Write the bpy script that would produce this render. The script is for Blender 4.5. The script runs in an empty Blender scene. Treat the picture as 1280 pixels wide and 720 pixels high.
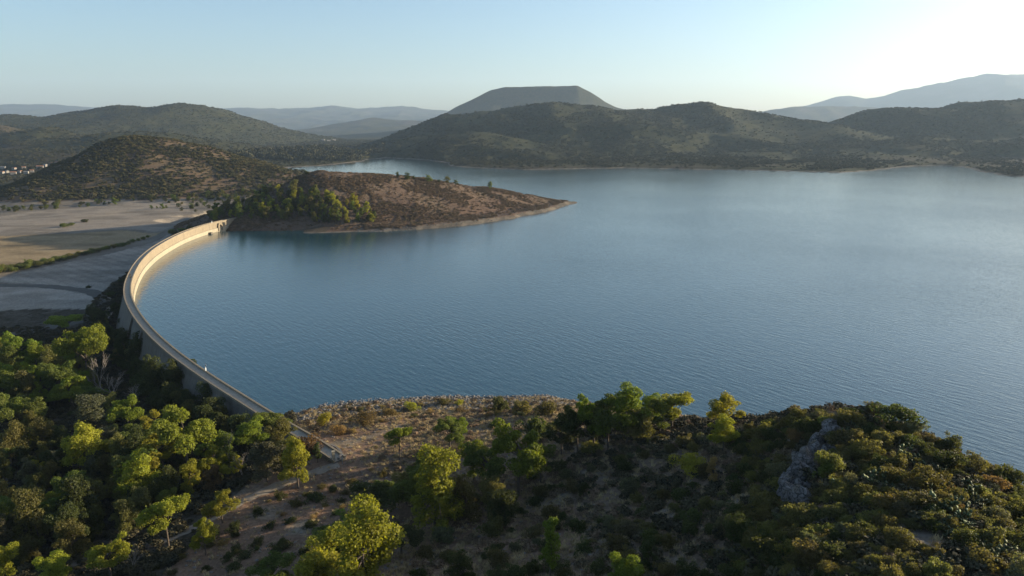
import bpy, bmesh, math, random
import numpy as np
from mathutils import Vector, Matrix
from mathutils.bvhtree import BVHTree

S = bpy.context.scene
COL = S.collection
RAD = math.radians
rng = np.random.default_rng(11)
RND = random.Random(5)

# ------------------------------------------------------------------ camera
CAM_Z, FPX, PITCH = 90.0, 880.0, math.atan(200 / 880)
cam = bpy.data.cameras.new('camera')
cam.sensor_width = 36
cam.lens = 36 * FPX / 1280
cam.clip_start, cam.clip_end = 0.5, 60000
camo = bpy.data.objects.new('camera', cam)
COL.objects.link(camo)
camo.location = (0, 0, CAM_Z)
camo.rotation_euler = (math.pi / 2 - PITCH, 0, 0)
S.camera = camo

# ------------------------------------------------------------------ light
SUN_AZ, SUN_EL = RAD(73), RAD(11.5)          # azimuth clockwise from +Y
w = bpy.data.worlds.new('World')
S.world = w
w.use_nodes = True
nt = w.node_tree
bg = nt.nodes['Background']
sky = nt.nodes.new('ShaderNodeTexSky')
sky.sky_type = 'NISHITA'
sky.sun_disc = False
sky.sun_elevation = SUN_EL
sky.sun_rotation = SUN_AZ
sky.altitude = 100
sky.air_density = 1.0
sky.dust_density = 1.8
sky.ozone_density = 2.7
nt.links.new(sky.outputs[0], bg.inputs[0])
bg.inputs[1].default_value = 0.09
sl = bpy.data.lights.new('sun', 'SUN')
sl.energy = 5.0
sl.angle = RAD(0.5)
sl.color = (1.0, 0.85, 0.61)
so = bpy.data.objects.new('sun', sl)
COL.objects.link(so)
sdir = Vector((math.sin(SUN_AZ) * math.cos(SUN_EL), math.cos(SUN_AZ) * math.cos(SUN_EL), math.sin(SUN_EL)))
so.rotation_euler = sdir.to_track_quat('Z', 'Y').to_euler()
so.location = sdir * 300
S.view_settings.view_transform = 'Standard'
S.view_settings.look = 'None'
S.view_settings.exposure = 1.46
S.view_settings.gamma = 1.0

# ------------------------------------------------------------------ helpers
def ray(px, py):
    u, v = px - 640.0, 360.0 - py
    c, s = math.cos(PITCH), math.sin(PITCH)
    return u, v * s + FPX * c, v * c - FPX * s

def at(px, py, z=0.0):
    "photo pixel -> point at height z"
    X, Y, Z = ray(px, py)
    t = (z - CAM_Z) / Z
    return X * t, Y * t, z

def atd(px, py, d):
    "photo pixel -> point at distance d along +Y"
    X, Y, Z = ray(px, py)
    t = d / Y
    return X * t, d, CAM_Z + Z * t

def pix(x, y, z):
    c, s = math.cos(PITCH), math.sin(PITCH)
    f = y * c - (z - CAM_Z) * s
    v = y * s + (z - CAM_Z) * c
    return 640 + FPX * x / f, 360 - FPX * v / f

def ss(a, b, x):
    t = np.clip((x - a) / (b - a), 0, 1)
    return t * t * (3 - 2 * t)

def _hash(ix, iy, seed):
    h = (ix.astype(np.int64) * 374761393 + iy.astype(np.int64) * 668265263 + seed * 1442695041) & 0xFFFFFFFF
    h = ((h ^ (h >> 13)) * 1274126177) & 0xFFFFFFFF
    h = h ^ (h >> 16)
    return (h & 0xFFFF) / 65535.0

def vnoise(x, y, seed=0):
    ix, iy = np.floor(x), np.floor(y)
    fx, fy = x - ix, y - iy
    ux, uy = fx * fx * fx * (fx * (fx * 6 - 15) + 10), fy * fy * fy * (fy * (fy * 6 - 15) + 10)
    a, b = _hash(ix, iy, seed), _hash(ix + 1, iy, seed)
    c, d = _hash(ix, iy + 1, seed), _hash(ix + 1, iy + 1, seed)
    return (a + (b - a) * ux + (c - a) * uy + (a - b - c + d) * ux * uy) * 2 - 1

def fbm(x, y, wl, octv=4, seed=0, ridged=False):
    s, amp, tot = 0.0, 1.0, 0.0
    for k in range(octv):
        n = vnoise(x / wl + 17.3 * k, y / wl - 9.1 * k, seed + k)
        if ridged:
            n = 1 - 2 * np.abs(n)
        s = s + amp * n
        tot += amp
        amp *= 0.5
        wl *= 0.5
        x, y = 0.8 * x - 0.6 * y, 0.6 * x + 0.8 * y
    return s / tot

def seg_dist(x, y, pts):
    "distance to a polyline, and the interpolated extra columns"
    best = np.full(x.shape, 1e9)
    ext = [np.zeros(x.shape) for _ in range(len(pts[0]) - 2)]
    for p, q in zip(pts[:-1], pts[1:]):
        dx, dy = q[0] - p[0], q[1] - p[1]
        L = dx * dx + dy * dy + 1e-9
        t = np.clip(((x - p[0]) * dx + (y - p[1]) * dy) / L, 0, 1)
        d = np.hypot(x - p[0] - t * dx, y - p[1] - t * dy)
        m = d < best
        best = np.where(m, d, best)
        for i in range(len(ext)):
            ext[i] = np.where(m, p[2 + i] + (q[2 + i] - p[2 + i]) * t, ext[i])
    return best, ext

def soft_ext(x, y, pts, best):
    "extra columns blended smoothly over nearby segments"
    num = [0.0] * (len(pts[0]) - 2)
    den = 1e-12
    for p, q in zip(pts[:-1], pts[1:]):
        dx, dy = q[0] - p[0], q[1] - p[1]
        L = dx * dx + dy * dy + 1e-9
        t = np.clip(((x - p[0]) * dx + (y - p[1]) * dy) / L, 0, 1)
        d = np.hypot(x - p[0] - t * dx, y - p[1] - t * dy)
        w_ = ((best + 12) / (d + 12)) ** 5 * math.sqrt(L)
        den = den + w_
        for i in range(len(num)):
            num[i] = num[i] + w_ * (p[2 + i] + (q[2 + i] - p[2 + i]) * t)
    return [a / den for a in num]

def inside(x, y, poly):
    r = np.zeros(x.shape, bool)
    n = len(poly)
    for i in range(n):
        x1, y1 = poly[i][:2]
        x2, y2 = poly[(i + 1) % n][:2]
        if y1 == y2:
            continue
        r ^= ((y1 > y) != (y2 > y)) & (x < (x2 - x1) * (y - y1) / (y2 - y1) + x1)
    return r

def smooth_path(pts, n):
    "Catmull-Rom through pts, resampled evenly to n points"
    P = np.array(pts, float)
    E = np.vstack([2 * P[0] - P[1], P, 2 * P[-1] - P[-2]])
    out = []
    for i in range(1, len(E) - 2):
        for t in np.linspace(0, 1, 24, endpoint=False):
            a, b, c, d = E[i - 1], E[i], E[i + 1], E[i + 2]
            out.append(.5 * (2 * b + (c - a) * t + (2 * a - 5 * b + 4 * c - d) * t * t + (3 * b - a - 3 * c + d) * t ** 3))
    out.append(P[-1])
    out = np.array(out)
    L = np.r_[0, np.cumsum(np.linalg.norm(np.diff(out[:, :2], axis=0), axis=1))]
    s = np.linspace(0, L[-1], n)
    return np.stack([np.interp(s, L, out[:, k]) for k in range(out.shape[1])], 1)

def mesh_np(name, V, F, mat=None, smooth=False, tone=None):
    "mesh from a vertex array and an (n,k) face array"
    me = bpy.data.meshes.new(name)
    V = np.asarray(V, np.float32)
    F = np.asarray(F, np.int32)
    k = F.shape[1]
    me.vertices.add(len(V))
    me.vertices.foreach_set('co', V.ravel())
    me.loops.add(F.size)
    me.loops.foreach_set('vertex_index', F.ravel())
    me.polygons.add(len(F))
    me.polygons.foreach_set('loop_start', np.arange(0, F.size, k, dtype=np.int32))
    if smooth:
        me.polygons.foreach_set('use_smooth', np.ones(len(F), bool))
    if tone is not None:
        a = me.attributes.new('tone', 'FLOAT', 'POINT')
        a.data.foreach_set('value', np.asarray(tone, np.float32))
    me.update(calc_edges=True)
    if mat:
        me.materials.append(mat)
    return me

def put(name, me, parent=None, **props):
    o = bpy.data.objects.new(name, me)
    COL.objects.link(o)
    if parent:
        o.parent = parent
    for k, v in props.items():
        if v is not None:
            o[k] = v
    return o

def empty(name, loc, rz=0, **props):
    o = put(name, None, **props)
    o.location = loc
    o.rotation_euler = (0, 0, rz)
    o.empty_display_size = .5
    return o

class MB:
    "collects boxes, tubes and prisms into one mesh"
    def __init__(s):
        s.v, s.f = [], []
    def add(s, v, f):
        n = len(s.v)
        s.v += [tuple(p) for p in v]
        s.f += [tuple(i + n for i in q) for q in f]
    def box(s, c, d, rz=0):
        x, y, z = d[0] / 2, d[1] / 2, d[2] / 2
        co, si = math.cos(rz), math.sin(rz)
        v = []
        for k in (-1, 1):
            for a, b in ((-1, -1), (1, -1), (1, 1), (-1, 1)):
                v.append((c[0] + a * x * co - b * y * si, c[1] + a * x * si + b * y * co, c[2] + k * z))
        s.add(v, [(3, 2, 1, 0), (4, 5, 6, 7), (0, 1, 5, 4), (1, 2, 6, 5), (2, 3, 7, 6), (3, 0, 4, 7)])
    def tube(s, pts, rad, n=6, cap=True):
        pts = [Vector(p) for p in pts]
        rings = []
        for i, p in enumerate(pts):
            d = (pts[min(i + 1, len(pts) - 1)] - pts[max(i - 1, 0)]).normalized()
            a = d.orthogonal().normalized() if abs(d.z) < .9 else d.cross(Vector((0, 1, 0))).normalized()
            b = d.cross(a)
            r = rad[i] if hasattr(rad, '__len__') else rad
            rings.append([p + (a * math.cos(2 * math.pi * k / n) + b * math.sin(2 * math.pi * k / n)) * r for k in range(n)])
        v = [q for r in rings for q in r]
        f = []
        for i in range(len(pts) - 1):
            for k in range(n):
                f.append((i * n + k, i * n + (k + 1) % n, (i + 1) * n + (k + 1) % n, (i + 1) * n + k))
        if cap:
            f.append(tuple(range(n))[::-1])
            f.append(tuple((len(pts) - 1) * n + k for k in range(n)))
        s.add(v, f)
    def mesh(s, name, mat, smooth=False):
        me = bpy.data.meshes.new(name)
        me.from_pydata(s.v, [], s.f)
        if smooth:
            me.polygons.foreach_set('use_smooth', [True] * len(me.polygons))
        me.materials.append(mat)
        return me

# ------------------------------------------------------------------ materials
def material(name):
    m = bpy.data.materials.new(name)
    m.use_nodes = True
    t = m.node_tree
    p = t.nodes['Principled BSDF']
    p.inputs['Specular IOR Level'].default_value = 0.2
    return m, t, p

def N(t, typ, **kw):
    n = t.nodes.new(typ)
    for k, v in kw.items():
        if k.startswith('i_'):
            n.inputs[k[2:].replace('_', ' ')].default_value = v
        else:
            setattr(n, k, v)
    return n

def mixc(t, fac, a, b, mode='MIX'):
    n = t.nodes.new('ShaderNodeMix')
    n.data_type = 'RGBA'
    n.blend_type = mode
    n.clamp_factor = True
    for sock, val in ((n.inputs[0], fac), (n.inputs[6], a), (n.inputs[7], b)):
        if isinstance(val, (int, float)):
            sock.default_value = val
        elif isinstance(val, tuple):
            sock.default_value = (*val, 1)
        else:
            t.links.new(val, sock)
    return n.outputs[2]

def rampf(t, src, a, b):
    n = N(t, 'ShaderNodeMapRange')
    n.inputs[1].default_value, n.inputs[2].default_value = a, b
    t.links.new(src, n.inputs[0])
    return n.outputs[0]

def noise(t, vec, scale, detail=4, rough=.6):
    n = N(t, 'ShaderNodeTexNoise', i_Scale=scale, i_Detail=detail, i_Roughness=rough)
    t.links.new(vec, n.inputs['Vector'])
    return n.outputs[0]

def math_(t, op, a, b=None):
    n = N(t, 'ShaderNodeMath', operation=op)
    for i, v in enumerate((a, b)):
        if v is None:
            continue
        if isinstance(v, (int, float)):
            n.inputs[i].default_value = v
        else:
            t.links.new(v, n.inputs[i])
    return n.outputs[0]

def bump(t, p, h, dist, strength=1.0):
    b = N(t, 'ShaderNodeBump', i_Strength=strength, i_Distance=dist)
    t.links.new(h, b.inputs['Height'])
    t.links.new(b.outputs[0], p.inputs['Normal'])

# terrain: colour and scrub cover come from the vertices, grain from noise
M_LAND, t, p = material('land')
p.inputs['Roughness'].default_value = 1.0
p.inputs['Specular IOR Level'].default_value = 0.05
geo = N(t, 'ShaderNodeNewGeometry').outputs['Position']
colA = N(t, 'ShaderNodeAttribute', attribute_name='Col').outputs['Color']
scr = N(t, 'ShaderNodeAttribute', attribute_name='scrub').outputs['Fac']
n1 = noise(t, geo, 1.3, 5, .7)
n2 = noise(t, geo, .11, 4, .6)
n3 = noise(t, geo, .45, 4, .65)
g1 = math_(t, 'MULTIPLY', rampf(t, n1, .25, .75), 1.3)
c = mixc(t, 1.0, colA, g1, 'MULTIPLY')
c = mixc(t, .65, colA, c)
c = mixc(t, math_(t, 'MULTIPLY', rampf(t, n2, .38, .72), .45), c, mixc(t, 1.0, c, (.62, .55, .48), 'MULTIPLY'))
vor = N(t, 'ShaderNodeTexVoronoi', i_Scale=.2)
t.links.new(geo, vor.inputs['Vector'])
cov = math_(t, 'ADD', scr, math_(t, 'MULTIPLY', math_(t, 'SUBTRACT', n3, .5), 1.6))
cov = math_(t, 'SUBTRACT', cov, math_(t, 'MULTIPLY', vor.outputs['Distance'], .16))
cm = rampf(t, cov, .36, .56)
green = mixc(t, rampf(t, noise(t, geo, .05, 3, .6), .35, .65), (.024, .029, .014), (.048, .045, .021))
c = mixc(t, cm, c, green)
t.links.new(c, p.inputs['Base Color'])
hh = math_(t, 'ADD', math_(t, 'MULTIPLY', cm, 1.6), math_(t, 'MULTIPLY', n1, .35))
bump(t, p, hh, 1.0, .8)

def leaf_mat(name, trans=.45):
    m, t, p = material(name)
    oi = N(t, 'ShaderNodeObjectInfo')
    tone = N(t, 'ShaderNodeAttribute', attribute_name='tone').outputs['Fac']
    k = math_(t, 'ADD', math_(t, 'MULTIPLY', tone, .9), .5)
    k = math_(t, 'MULTIPLY', k, math_(t, 'ADD', math_(t, 'MULTIPLY', oi.outputs['Random'], .4), .8))
    c = mixc(t, 1.0, oi.outputs['Color'], k, 'MULTIPLY')
    c2 = mixc(t, math_(t, 'MULTIPLY', tone, .18), c, (.16, .12, .03))
    t.links.new(c2, p.inputs['Base Color'])
    p.inputs['Roughness'].default_value = .6
    p.inputs['Specular IOR Level'].default_value = .12
    tr = N(t, 'ShaderNodeBsdfTranslucent')
    t.links.new(mixc(t, 1.0, c2, (1.6, 1.6, .7), 'MULTIPLY'), tr.inputs[0])
    mx = N(t, 'ShaderNodeMixShader')
    mx.inputs[0].default_value = trans
    t.links.new(p.outputs[0], mx.inputs[1])
    t.links.new(tr.outputs[0], mx.inputs[2])
    t.links.new(mx.outputs[0], t.nodes['Material Output'].inputs[0])
    return m
M_LEAF = leaf_mat('leaves')
M_PAD = leaf_mat('cactus_pads', .1)

def plain(name, base, rough=.85, var=.35, scale=1.5, bmp=.03, base2=None):
    m, t, p = material(name)
    g = N(t, 'ShaderNodeNewGeometry').outputs['Position']
    n = noise(t, g, scale, 6, .65)
    b2 = base2 or tuple(x * (1 - var) for x in base)
    c = mixc(t, rampf(t, n, .3, .7), base, b2)
    n2 = noise(t, g, scale * 9, 3, .6)
    c = mixc(t, math_(t, 'MULTIPLY', rampf(t, n2, .4, .75), .3), c, tuple(x * .5 for x in base))
    t.links.new(c, p.inputs['Base Color'])
    p.inputs['Roughness'].default_value = rough
    if bmp:
        bump(t, p, n2, bmp)
    return m
M_BARK = plain('bark', (.11, .085, .065), scale=3)
M_DEAD = plain('dead_wood', (.34, .29, .25), scale=3)
M_ROCK, t, p = material('limestone')
g = N(t, 'ShaderNodeNewGeometry').outputs['Position']
crk = N(t, 'ShaderNodeTexVoronoi', i_Scale=1.5, feature='DISTANCE_TO_EDGE')
wv = N(t, 'ShaderNodeVectorMath', operation='ADD')
nzv = N(t, 'ShaderNodeTexNoise', i_Scale=1.2, i_Detail=5)
t.links.new(g, nzv.inputs['Vector'])
t.links.new(g, wv.inputs[0])
t.links.new(nzv.outputs['Color'], wv.inputs[1])
t.links.new(wv.outputs[0], crk.inputs['Vector'])
rn = noise(t, g, 1.6, 6, .75)
c = mixc(t, rampf(t, rn, .32, .68), (.27, .255, .24), (.11, .10, .095))
c = mixc(t, rampf(t, noise(t, g, .5, 3, .6), .5, .7), c, (.20, .165, .12))
t.links.new(mixc(t, rampf(t, crk.outputs['Distance'], .0, .07), (.045, .042, .04), c), p.inputs['Base Color'])
p.inputs['Roughness'].default_value = .95
bump(t, p, math_(t, 'ADD', math_(t, 'MULTIPLY', rampf(t, crk.outputs['Distance'], 0, .12), .5), rn), .5, 1.0)
M_STONE = plain('shore_stone', (.20, .18, .16), scale=.25, base2=(.10, .09, .08))
M_WHITE = plain('white_paint', (.75, .75, .73), scale=4, var=.1)
M_METAL = plain('grey_metal', (.35, .36, .37), scale=4, rough=.5)
M_PLASTER = plain('plaster', (.30, .275, .245), scale=.05, var=.35, bmp=0)
M_TILE = plain('roof_tile', (.30, .15, .09), scale=.05, var=.3, bmp=0)
M_PATH = plain('path_dirt', (.29, .235, .175), scale=.6, base2=(.19, .15, .11), bmp=.05)
M_TRACK = plain('track_dirt', (.11, .095, .075), scale=.4, base2=(.07, .06, .05), bmp=.05)

def concrete(name, base, stain):
    m, t, p = material(name)
    g = N(t, 'ShaderNodeNewGeometry').outputs['Position']
    mp = N(t, 'ShaderNodeMapping')
    mp.inputs['Scale'].default_value = (1, 1, .12)
    t.links.new(g, mp.inputs[0])
    streak = noise(t, mp.outputs[0], .9, 5, .7)
    blot = noise(t, g, .25, 5, .6)
    c = mixc(t, math_(t, 'MULTIPLY', rampf(t, streak, .42, .72), .75), base, stain)
    c = mixc(t, math_(t, 'MULTIPLY', rampf(t, blot, .4, .7), .45), c, tuple(x * .62 for x in base))
    fine = noise(t, g, 4, 4, .7)
    c = mixc(t, math_(t, 'MULTIPLY', rampf(t, fine, .45, .8), .3), c, tuple(x * .45 for x in base))
    t.links.new(c, p.inputs['Base Color'])
    p.inputs['Roughness'].default_value = .9
    bump(t, p, fine, .06)
    return m
M_CONC = concrete('dam_concrete', (.17, .148, .12), (.065, .058, .050))
M_FACE = concrete('lit_concrete', (.25, .205, .145), (.15, .12, .085))  # lighter, warmer copy of the body concrete; sunlight is put into the colour
M_CREST = concrete('crest_paving', (.38, .32, .24), (.25, .20, .15))
M_PALE = concrete('bleached_concrete', (.33, .285, .21), (.23, .195, .145))

# water
M_WATER, t, p = material('lake_water')
p.inputs['Base Color'].default_value = (.010, .042, .054, 1)
p.inputs['Roughness'].default_value = .05
p.inputs['IOR'].default_value = 1.6
p.inputs['Specular IOR Level'].default_value = .5
g = N(t, 'ShaderNodeNewGeometry').outputs['Position']
mp = N(t, 'ShaderNodeMapping')
mp.vector_type = 'TEXTURE'
mp.inputs['Rotation'].default_value = (0, 0, RAD(-52))
mp.inputs['Scale'].default_value = (6.5, 1.7, 1)
t.links.new(g, mp.inputs[0])
w1 = noise(t, mp.outputs[0], 1.0, 3, .55)
mp2 = N(t, 'ShaderNodeMapping')
mp2.vector_type = 'TEXTURE'
mp2.inputs['Rotation'].default_value = (0, 0, RAD(-30))
mp2.inputs['Scale'].default_value = (1.7, .75, 1)
t.links.new(g, mp2.inputs[0])
w2 = noise(t, mp2.outputs[0], 1.0, 3, .6)
calm = noise(t, g, .006, 3, .5)
amp = math_(t, 'ADD', math_(t, 'MULTIPLY', rampf(t, calm, .3, .7), .45), .7)
hgt = math_(t, 'ADD', math_(t, 'MULTIPLY', w1, 1.0), math_(t, 'MULTIPLY', w2, .33))
sepw = N(t, 'ShaderNodeSeparateXYZ')
t.links.new(g, sepw.inputs[0])
lee = math_(t, 'SUBTRACT', 1.0, math_(t, 'MULTIPLY', rampf(t, math_(t, 'ADD', sepw.outputs[1], math_(t, 'MULTIPLY', noise(t, g, .004, 3, .5), 500)), 800, 1500), .4))
hgt = math_(t, 'MULTIPLY', math_(t, 'MULTIPLY', hgt, amp), lee)
bump(t, p, hgt, .22, 1.0)

# ------------------------------------------------------------------ lie of the land
DAM_PX = [(425, 575), (390, 552), (345, 526), (300, 498), (255, 469), (215, 440), (185, 412), (166, 386), (159, 365),
          (163, 345), (175, 325), (195, 308), (225, 292), (255, 281.5), (280, 275.5), (301, 271)]
DAM_Z = 8.0
DAM = smooth_path([at(x, y, DAM_Z)[:2] for x, y in DAM_PX], 361)
WP = at
shore_px = [(300, 291), (350, 291), (400, 290.5), (470, 290), (520, 288), (580, 283), (640, 273), (690, 262), (718, 253.5)]
back = [(74, 866), (50, 886), (0, 912), (-80, 950), (-200, 1010), (-300, 1120), (-330, 1300), (-430, 1500)]
far_px = [(348, 212), (362, 209), (400, 207), (440, 203.5), (462, 199.5), (480, 197.5), (500, 198), (530, 200), (556, 203), (562, 207.5), (600, 210.5),
          (650, 212.5), (700, 211.5), (780, 210), (850, 211.5), (950, 213), (1020, 215), (1052, 216), (1100, 212.5), (1130, 208.5),
          (1170, 207), (1205, 208.5), (1213, 212), (1240, 218), (1280, 222), (1360, 230), (1500, 246)]
right = [(900, 600), (700, 250), (420, 60), (200, -60), (160, 10), (140, 60), (125, 100), (112, 135), (92, 165), (62, 196), (34, 216), (12, 228)]
near_px = [(610, 497), (570, 495), (500, 498), (450, 500.5), (420, 503), (380, 509), (345, 514)]
LAKE = [tuple(q) for q in DAM[60:340:8]] + [at(x, y)[:2] for x, y in shore_px] + back + [at(x, y)[:2] for x, y in far_px] + right + [at(x, y)[:2] for x, y in near_px]
NDAM = len(DAM[60:340:8])

# foreground hill: (px, py, z) seen on the ground, and world points out of view
G = [(425, 578, 8), (400, 560, 7), (370, 592, 6.5), (310, 612, 5), (230, 652, 3), (130, 686, 1.5), (100, 720, 2), (0, 720, 0), (300, 720, 8),
     (500, 720, 17), (700, 720, 28), (900, 720, 38), (1100, 720, 46), (1280, 720, 46), (1280, 640, 42), (1200, 580, 43), (1150, 535, 44.5), (1110, 522, 45),
     (1050, 535, 43), (1000, 600, 41), (930, 540, 32), (900, 620, 31), (850, 535, 25), (800, 620, 25), (700, 640, 19), (600, 620, 13),
     (500, 620, 8.5), (450, 600, 7), (400, 650, 7), (750, 560, 20), (700, 520, 12), (650, 540, 12), (600, 502, 3.5), (550, 530, 6.5), (450, 545, 6), (500, 510, 2.2),
     (400, 520, 2), (200, 600, -1), (100, 560, -5), (50, 480, -10), (130, 500, -9), (0, 600, -4), (260, 560, -2), (800, 680, 30)]
GW = [(*at(x, y, z)[:2], z) for x, y, z in G]
GW += [(0, 0, 38), (40, 20, 48), (80, 0, 44), (-60, 20, 20), (-150, 60, 2), (-250, 120, -6), (0, -150, 40), (-200, -150, 10), (120, -120, 30),
       (-140, 225, -6), (-180, 265, -9), (-105, 195, -2), (-230, 300, -13), (-300, 380, -13.5), (-300, 220, -11), (-420, 330, -13), (-250, 420, -13.5), (-400, 180, -9),
       (90, 140, 16), (110, 100, 14), (78, 168, 10), (30, 205, 6), (-120, 300, -9), (-30, 300, -8), (100, 260, -10), (140, 30, 10), (200, 120, -8), (70, 118, 41)]
GW = np.array(GW, float)
_P = GW[:, :2] / 100
_d = np.hypot(_P[:, None, 0] - _P[None, :, 0], _P[:, None, 1] - _P[None, :, 1])
_K = np.where(_d > 0, _d ** 2 * np.log(_d + 1e-12), 0) + np.eye(len(_P)) * 2e-3
_A = np.zeros((len(_P) + 3,) * 2)
_A[:len(_P), :len(_P)] = _K
_A[:len(_P), -3:] = np.c_[np.ones(len(_P)), _P]
_A[-3:, :len(_P)] = _A[:len(_P), -3:].T
RBF = np.linalg.solve(_A, np.r_[GW[:, 2], 0, 0, 0])

def rbf(x, y):
    x, y = x / 100, y / 100
    z = RBF[-3] + RBF[-2] * x + RBF[-1] * y
    for (a, b), c in zip(_P, RBF[:-3]):
        r2 = (x - a) ** 2 + (y - b) ** 2 + 1e-12
        z = z + c * .5 * r2 * np.log(r2)
    return np.clip(z, -15, 62)

def cone(r):
    r = np.sqrt(r * r + .04) - .2
    return .5 * (1 - r + np.sqrt((1 - r) ** 2 + .03))

def bell(r):
    return np.clip(np.exp(-1.1 * r * r) * .55 + .45 * np.exp(-.75 * r) - .10, 0, 1) / .90

D = lambda d, *ps: [(*atd(x, y, d),) for x, y in ps]
HEADLAND = [(*atd(352, 238, 735), 55), (*atd(378, 221, 745), 80), (*atd(402, 213.5, 752), 115), (*atd(460, 217, 775), 120), (*atd(530, 223, 805), 120),
            (*atd(600, 233, 835), 95), (*atd(660, 243.5, 855), 70), (*atd(700, 250.5, 860), 45)]
HILL = [(*atd(20, 243, 1200), 90), (*atd(95, 197, 1220), 190), (*atd(140, 174, 1225), 255), (*atd(165, 170, 1230), 265), (*atd(200, 173.5, 1230), 260),
        (*atd(240, 182, 1225), 235), (*atd(300, 199, 1210), 180), (*atd(350, 213, 1190), 120), (*atd(375, 220, 1180), 70)]
# far ranges: polyline of (photo x, silhouette y, distance, half width), noise height, wavelength
RANGES = {
    'west_hill': ([(-160, 140, 3630, 900), (-60, 146, 3630, 900), (0, 144.5, 3630, 800), (18, 142, 3630, 800), (50, 146.5, 3630, 800), (100, 140.5, 3685, 900), (150, 133.5, 3740, 900),
                   (190, 135.5, 3740, 900), (228, 130, 3740, 900), (255, 133.5, 3740, 850), (290, 148, 3685, 700), (330, 164, 3630, 500), (370, 178, 3575, 350), (390, 183, 3520, 220)], .05, 420, 1),
    'west_knoll': ([(-60, 160, 2500, 300), (5, 157.5, 2500, 300), (35, 168, 2500, 260), (62, 160, 2450, 260), (95, 169, 2400, 300), (180, 166, 2300, 420), (230, 175, 2250, 420), (290, 188, 2250, 300)], .06, 200, 2),
    'far_ridge': ([(-250, 128, 16150, 3740), (0, 131, 16150, 3740), (48, 131, 16150, 3740), (100, 134, 16150, 3740), (150, 134, 16150, 3740), (270, 137, 16150, 3740), (330, 134.5, 16150, 3400), (385, 136, 16150, 3400),
                   (420, 132.5, 16150, 3400), (450, 136.5, 16150, 3400), (508, 133.5, 16150, 3400), (545, 138, 16150, 3060), (600, 142, 16150, 2550)], .06, 900, 3),
    'blue_hill': ([(330, 172, 8960, 800), (390, 160, 8960, 960), (430, 153, 8960, 1120), (465, 147.5, 8960, 1120), (500, 151, 8960, 1120), (560, 150, 8960, 1120)], .05, 500, 4),
    'mesa_mountain': ([(530, 160, 6345, 675), (572, 134, 6345, 810), (590, 126, 6345, 810), (614, 113.5, 6345, 810), (632, 109.8, 6345, 810), (720, 108.5, 6345, 810), (736, 116.5, 6345, 810), (752, 127, 6345, 810), (768, 135, 6345, 810), (830, 150, 6345, 675)], .02, 350, 5),
    'lake_hill': ([(448, 186, 2900, 118), (475, 175, 2900, 222), (505, 163, 2900, 310), (545, 147, 2900, 384), (558, 143.5, 2900, 414), (575, 143.5, 2900, 444), (605, 139, 2900, 503), (640, 133, 2900, 562), (690, 129.5, 2900, 592), (735, 132, 2900, 592), (775, 138, 2950, 562),
                    (815, 137, 3000, 562), (850, 132.5, 3000, 562), (882, 130, 3000, 562), (925, 134.5, 3000, 532), (962, 141.5, 2900, 444), (1000, 150, 2800, 355), (1030, 156, 2700, 296)], .05, 330, 6),
    'near_knoll': ([(500, 190, 2350, 130), (535, 176, 2350, 240), (560, 169, 2350, 280), (600, 166, 2350, 320), (640, 174, 2300, 300), (700, 185, 2250, 260), (800, 192, 2200, 240)], .07, 170, 7),
    'east_hill': ([(1000, 175, 2700, 222), (1040, 160, 2800, 333), (1070, 150, 2850, 444), (1105, 135.5, 2900, 518), (1150, 134.5, 2900, 518), (1178, 136, 2900, 518), (1205, 129, 2900, 562), (1240, 124, 2900, 592), (1290, 123.5, 2900, 606),
                    (1380, 130, 2900, 592), (1520, 140, 2900, 518)], .05, 330, 8),
    'shore_hill': ([(1060, 186, 2300, 200), (1110, 176, 2350, 260), (1160, 172, 2350, 300), (1230, 176, 2300, 300), (1290, 172, 2250, 330), (1400, 172, 2200, 300)], .07, 170, 9),
    'pale_hill': ([(930, 142, 9920, 800), (985, 134.5, 9920, 1120), (1040, 133, 9920, 1120), (1100, 135, 9920, 1120)], .04, 400, 10),
    'far_mountain': ([(1010, 132, 14620, 1530), (1045, 122, 14620, 2040), (1062, 119.5, 14620, 2040), (1085, 123.5, 14620, 2040), (1105, 119.5, 14620, 2210), (1130, 112.5, 14620, 2550), (1175, 104, 14620, 2890), (1215, 96, 14620, 3230),
                       (1245, 92.5, 14620, 3400), (1290, 92.5, 14620, 3400), (1400, 98, 14620, 3400), (1550, 118, 14620, 3060)], .03, 900, 11),
}
RANGE_PTS = {k: ([(*atd(x, y, d), w_) for x, y, d, w_ in v[0]], v[1], v[2], v[3]) for k, v in RANGES.items()}
REG = ['ground', 'headland', 'hill'] + list(RANGES)

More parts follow.
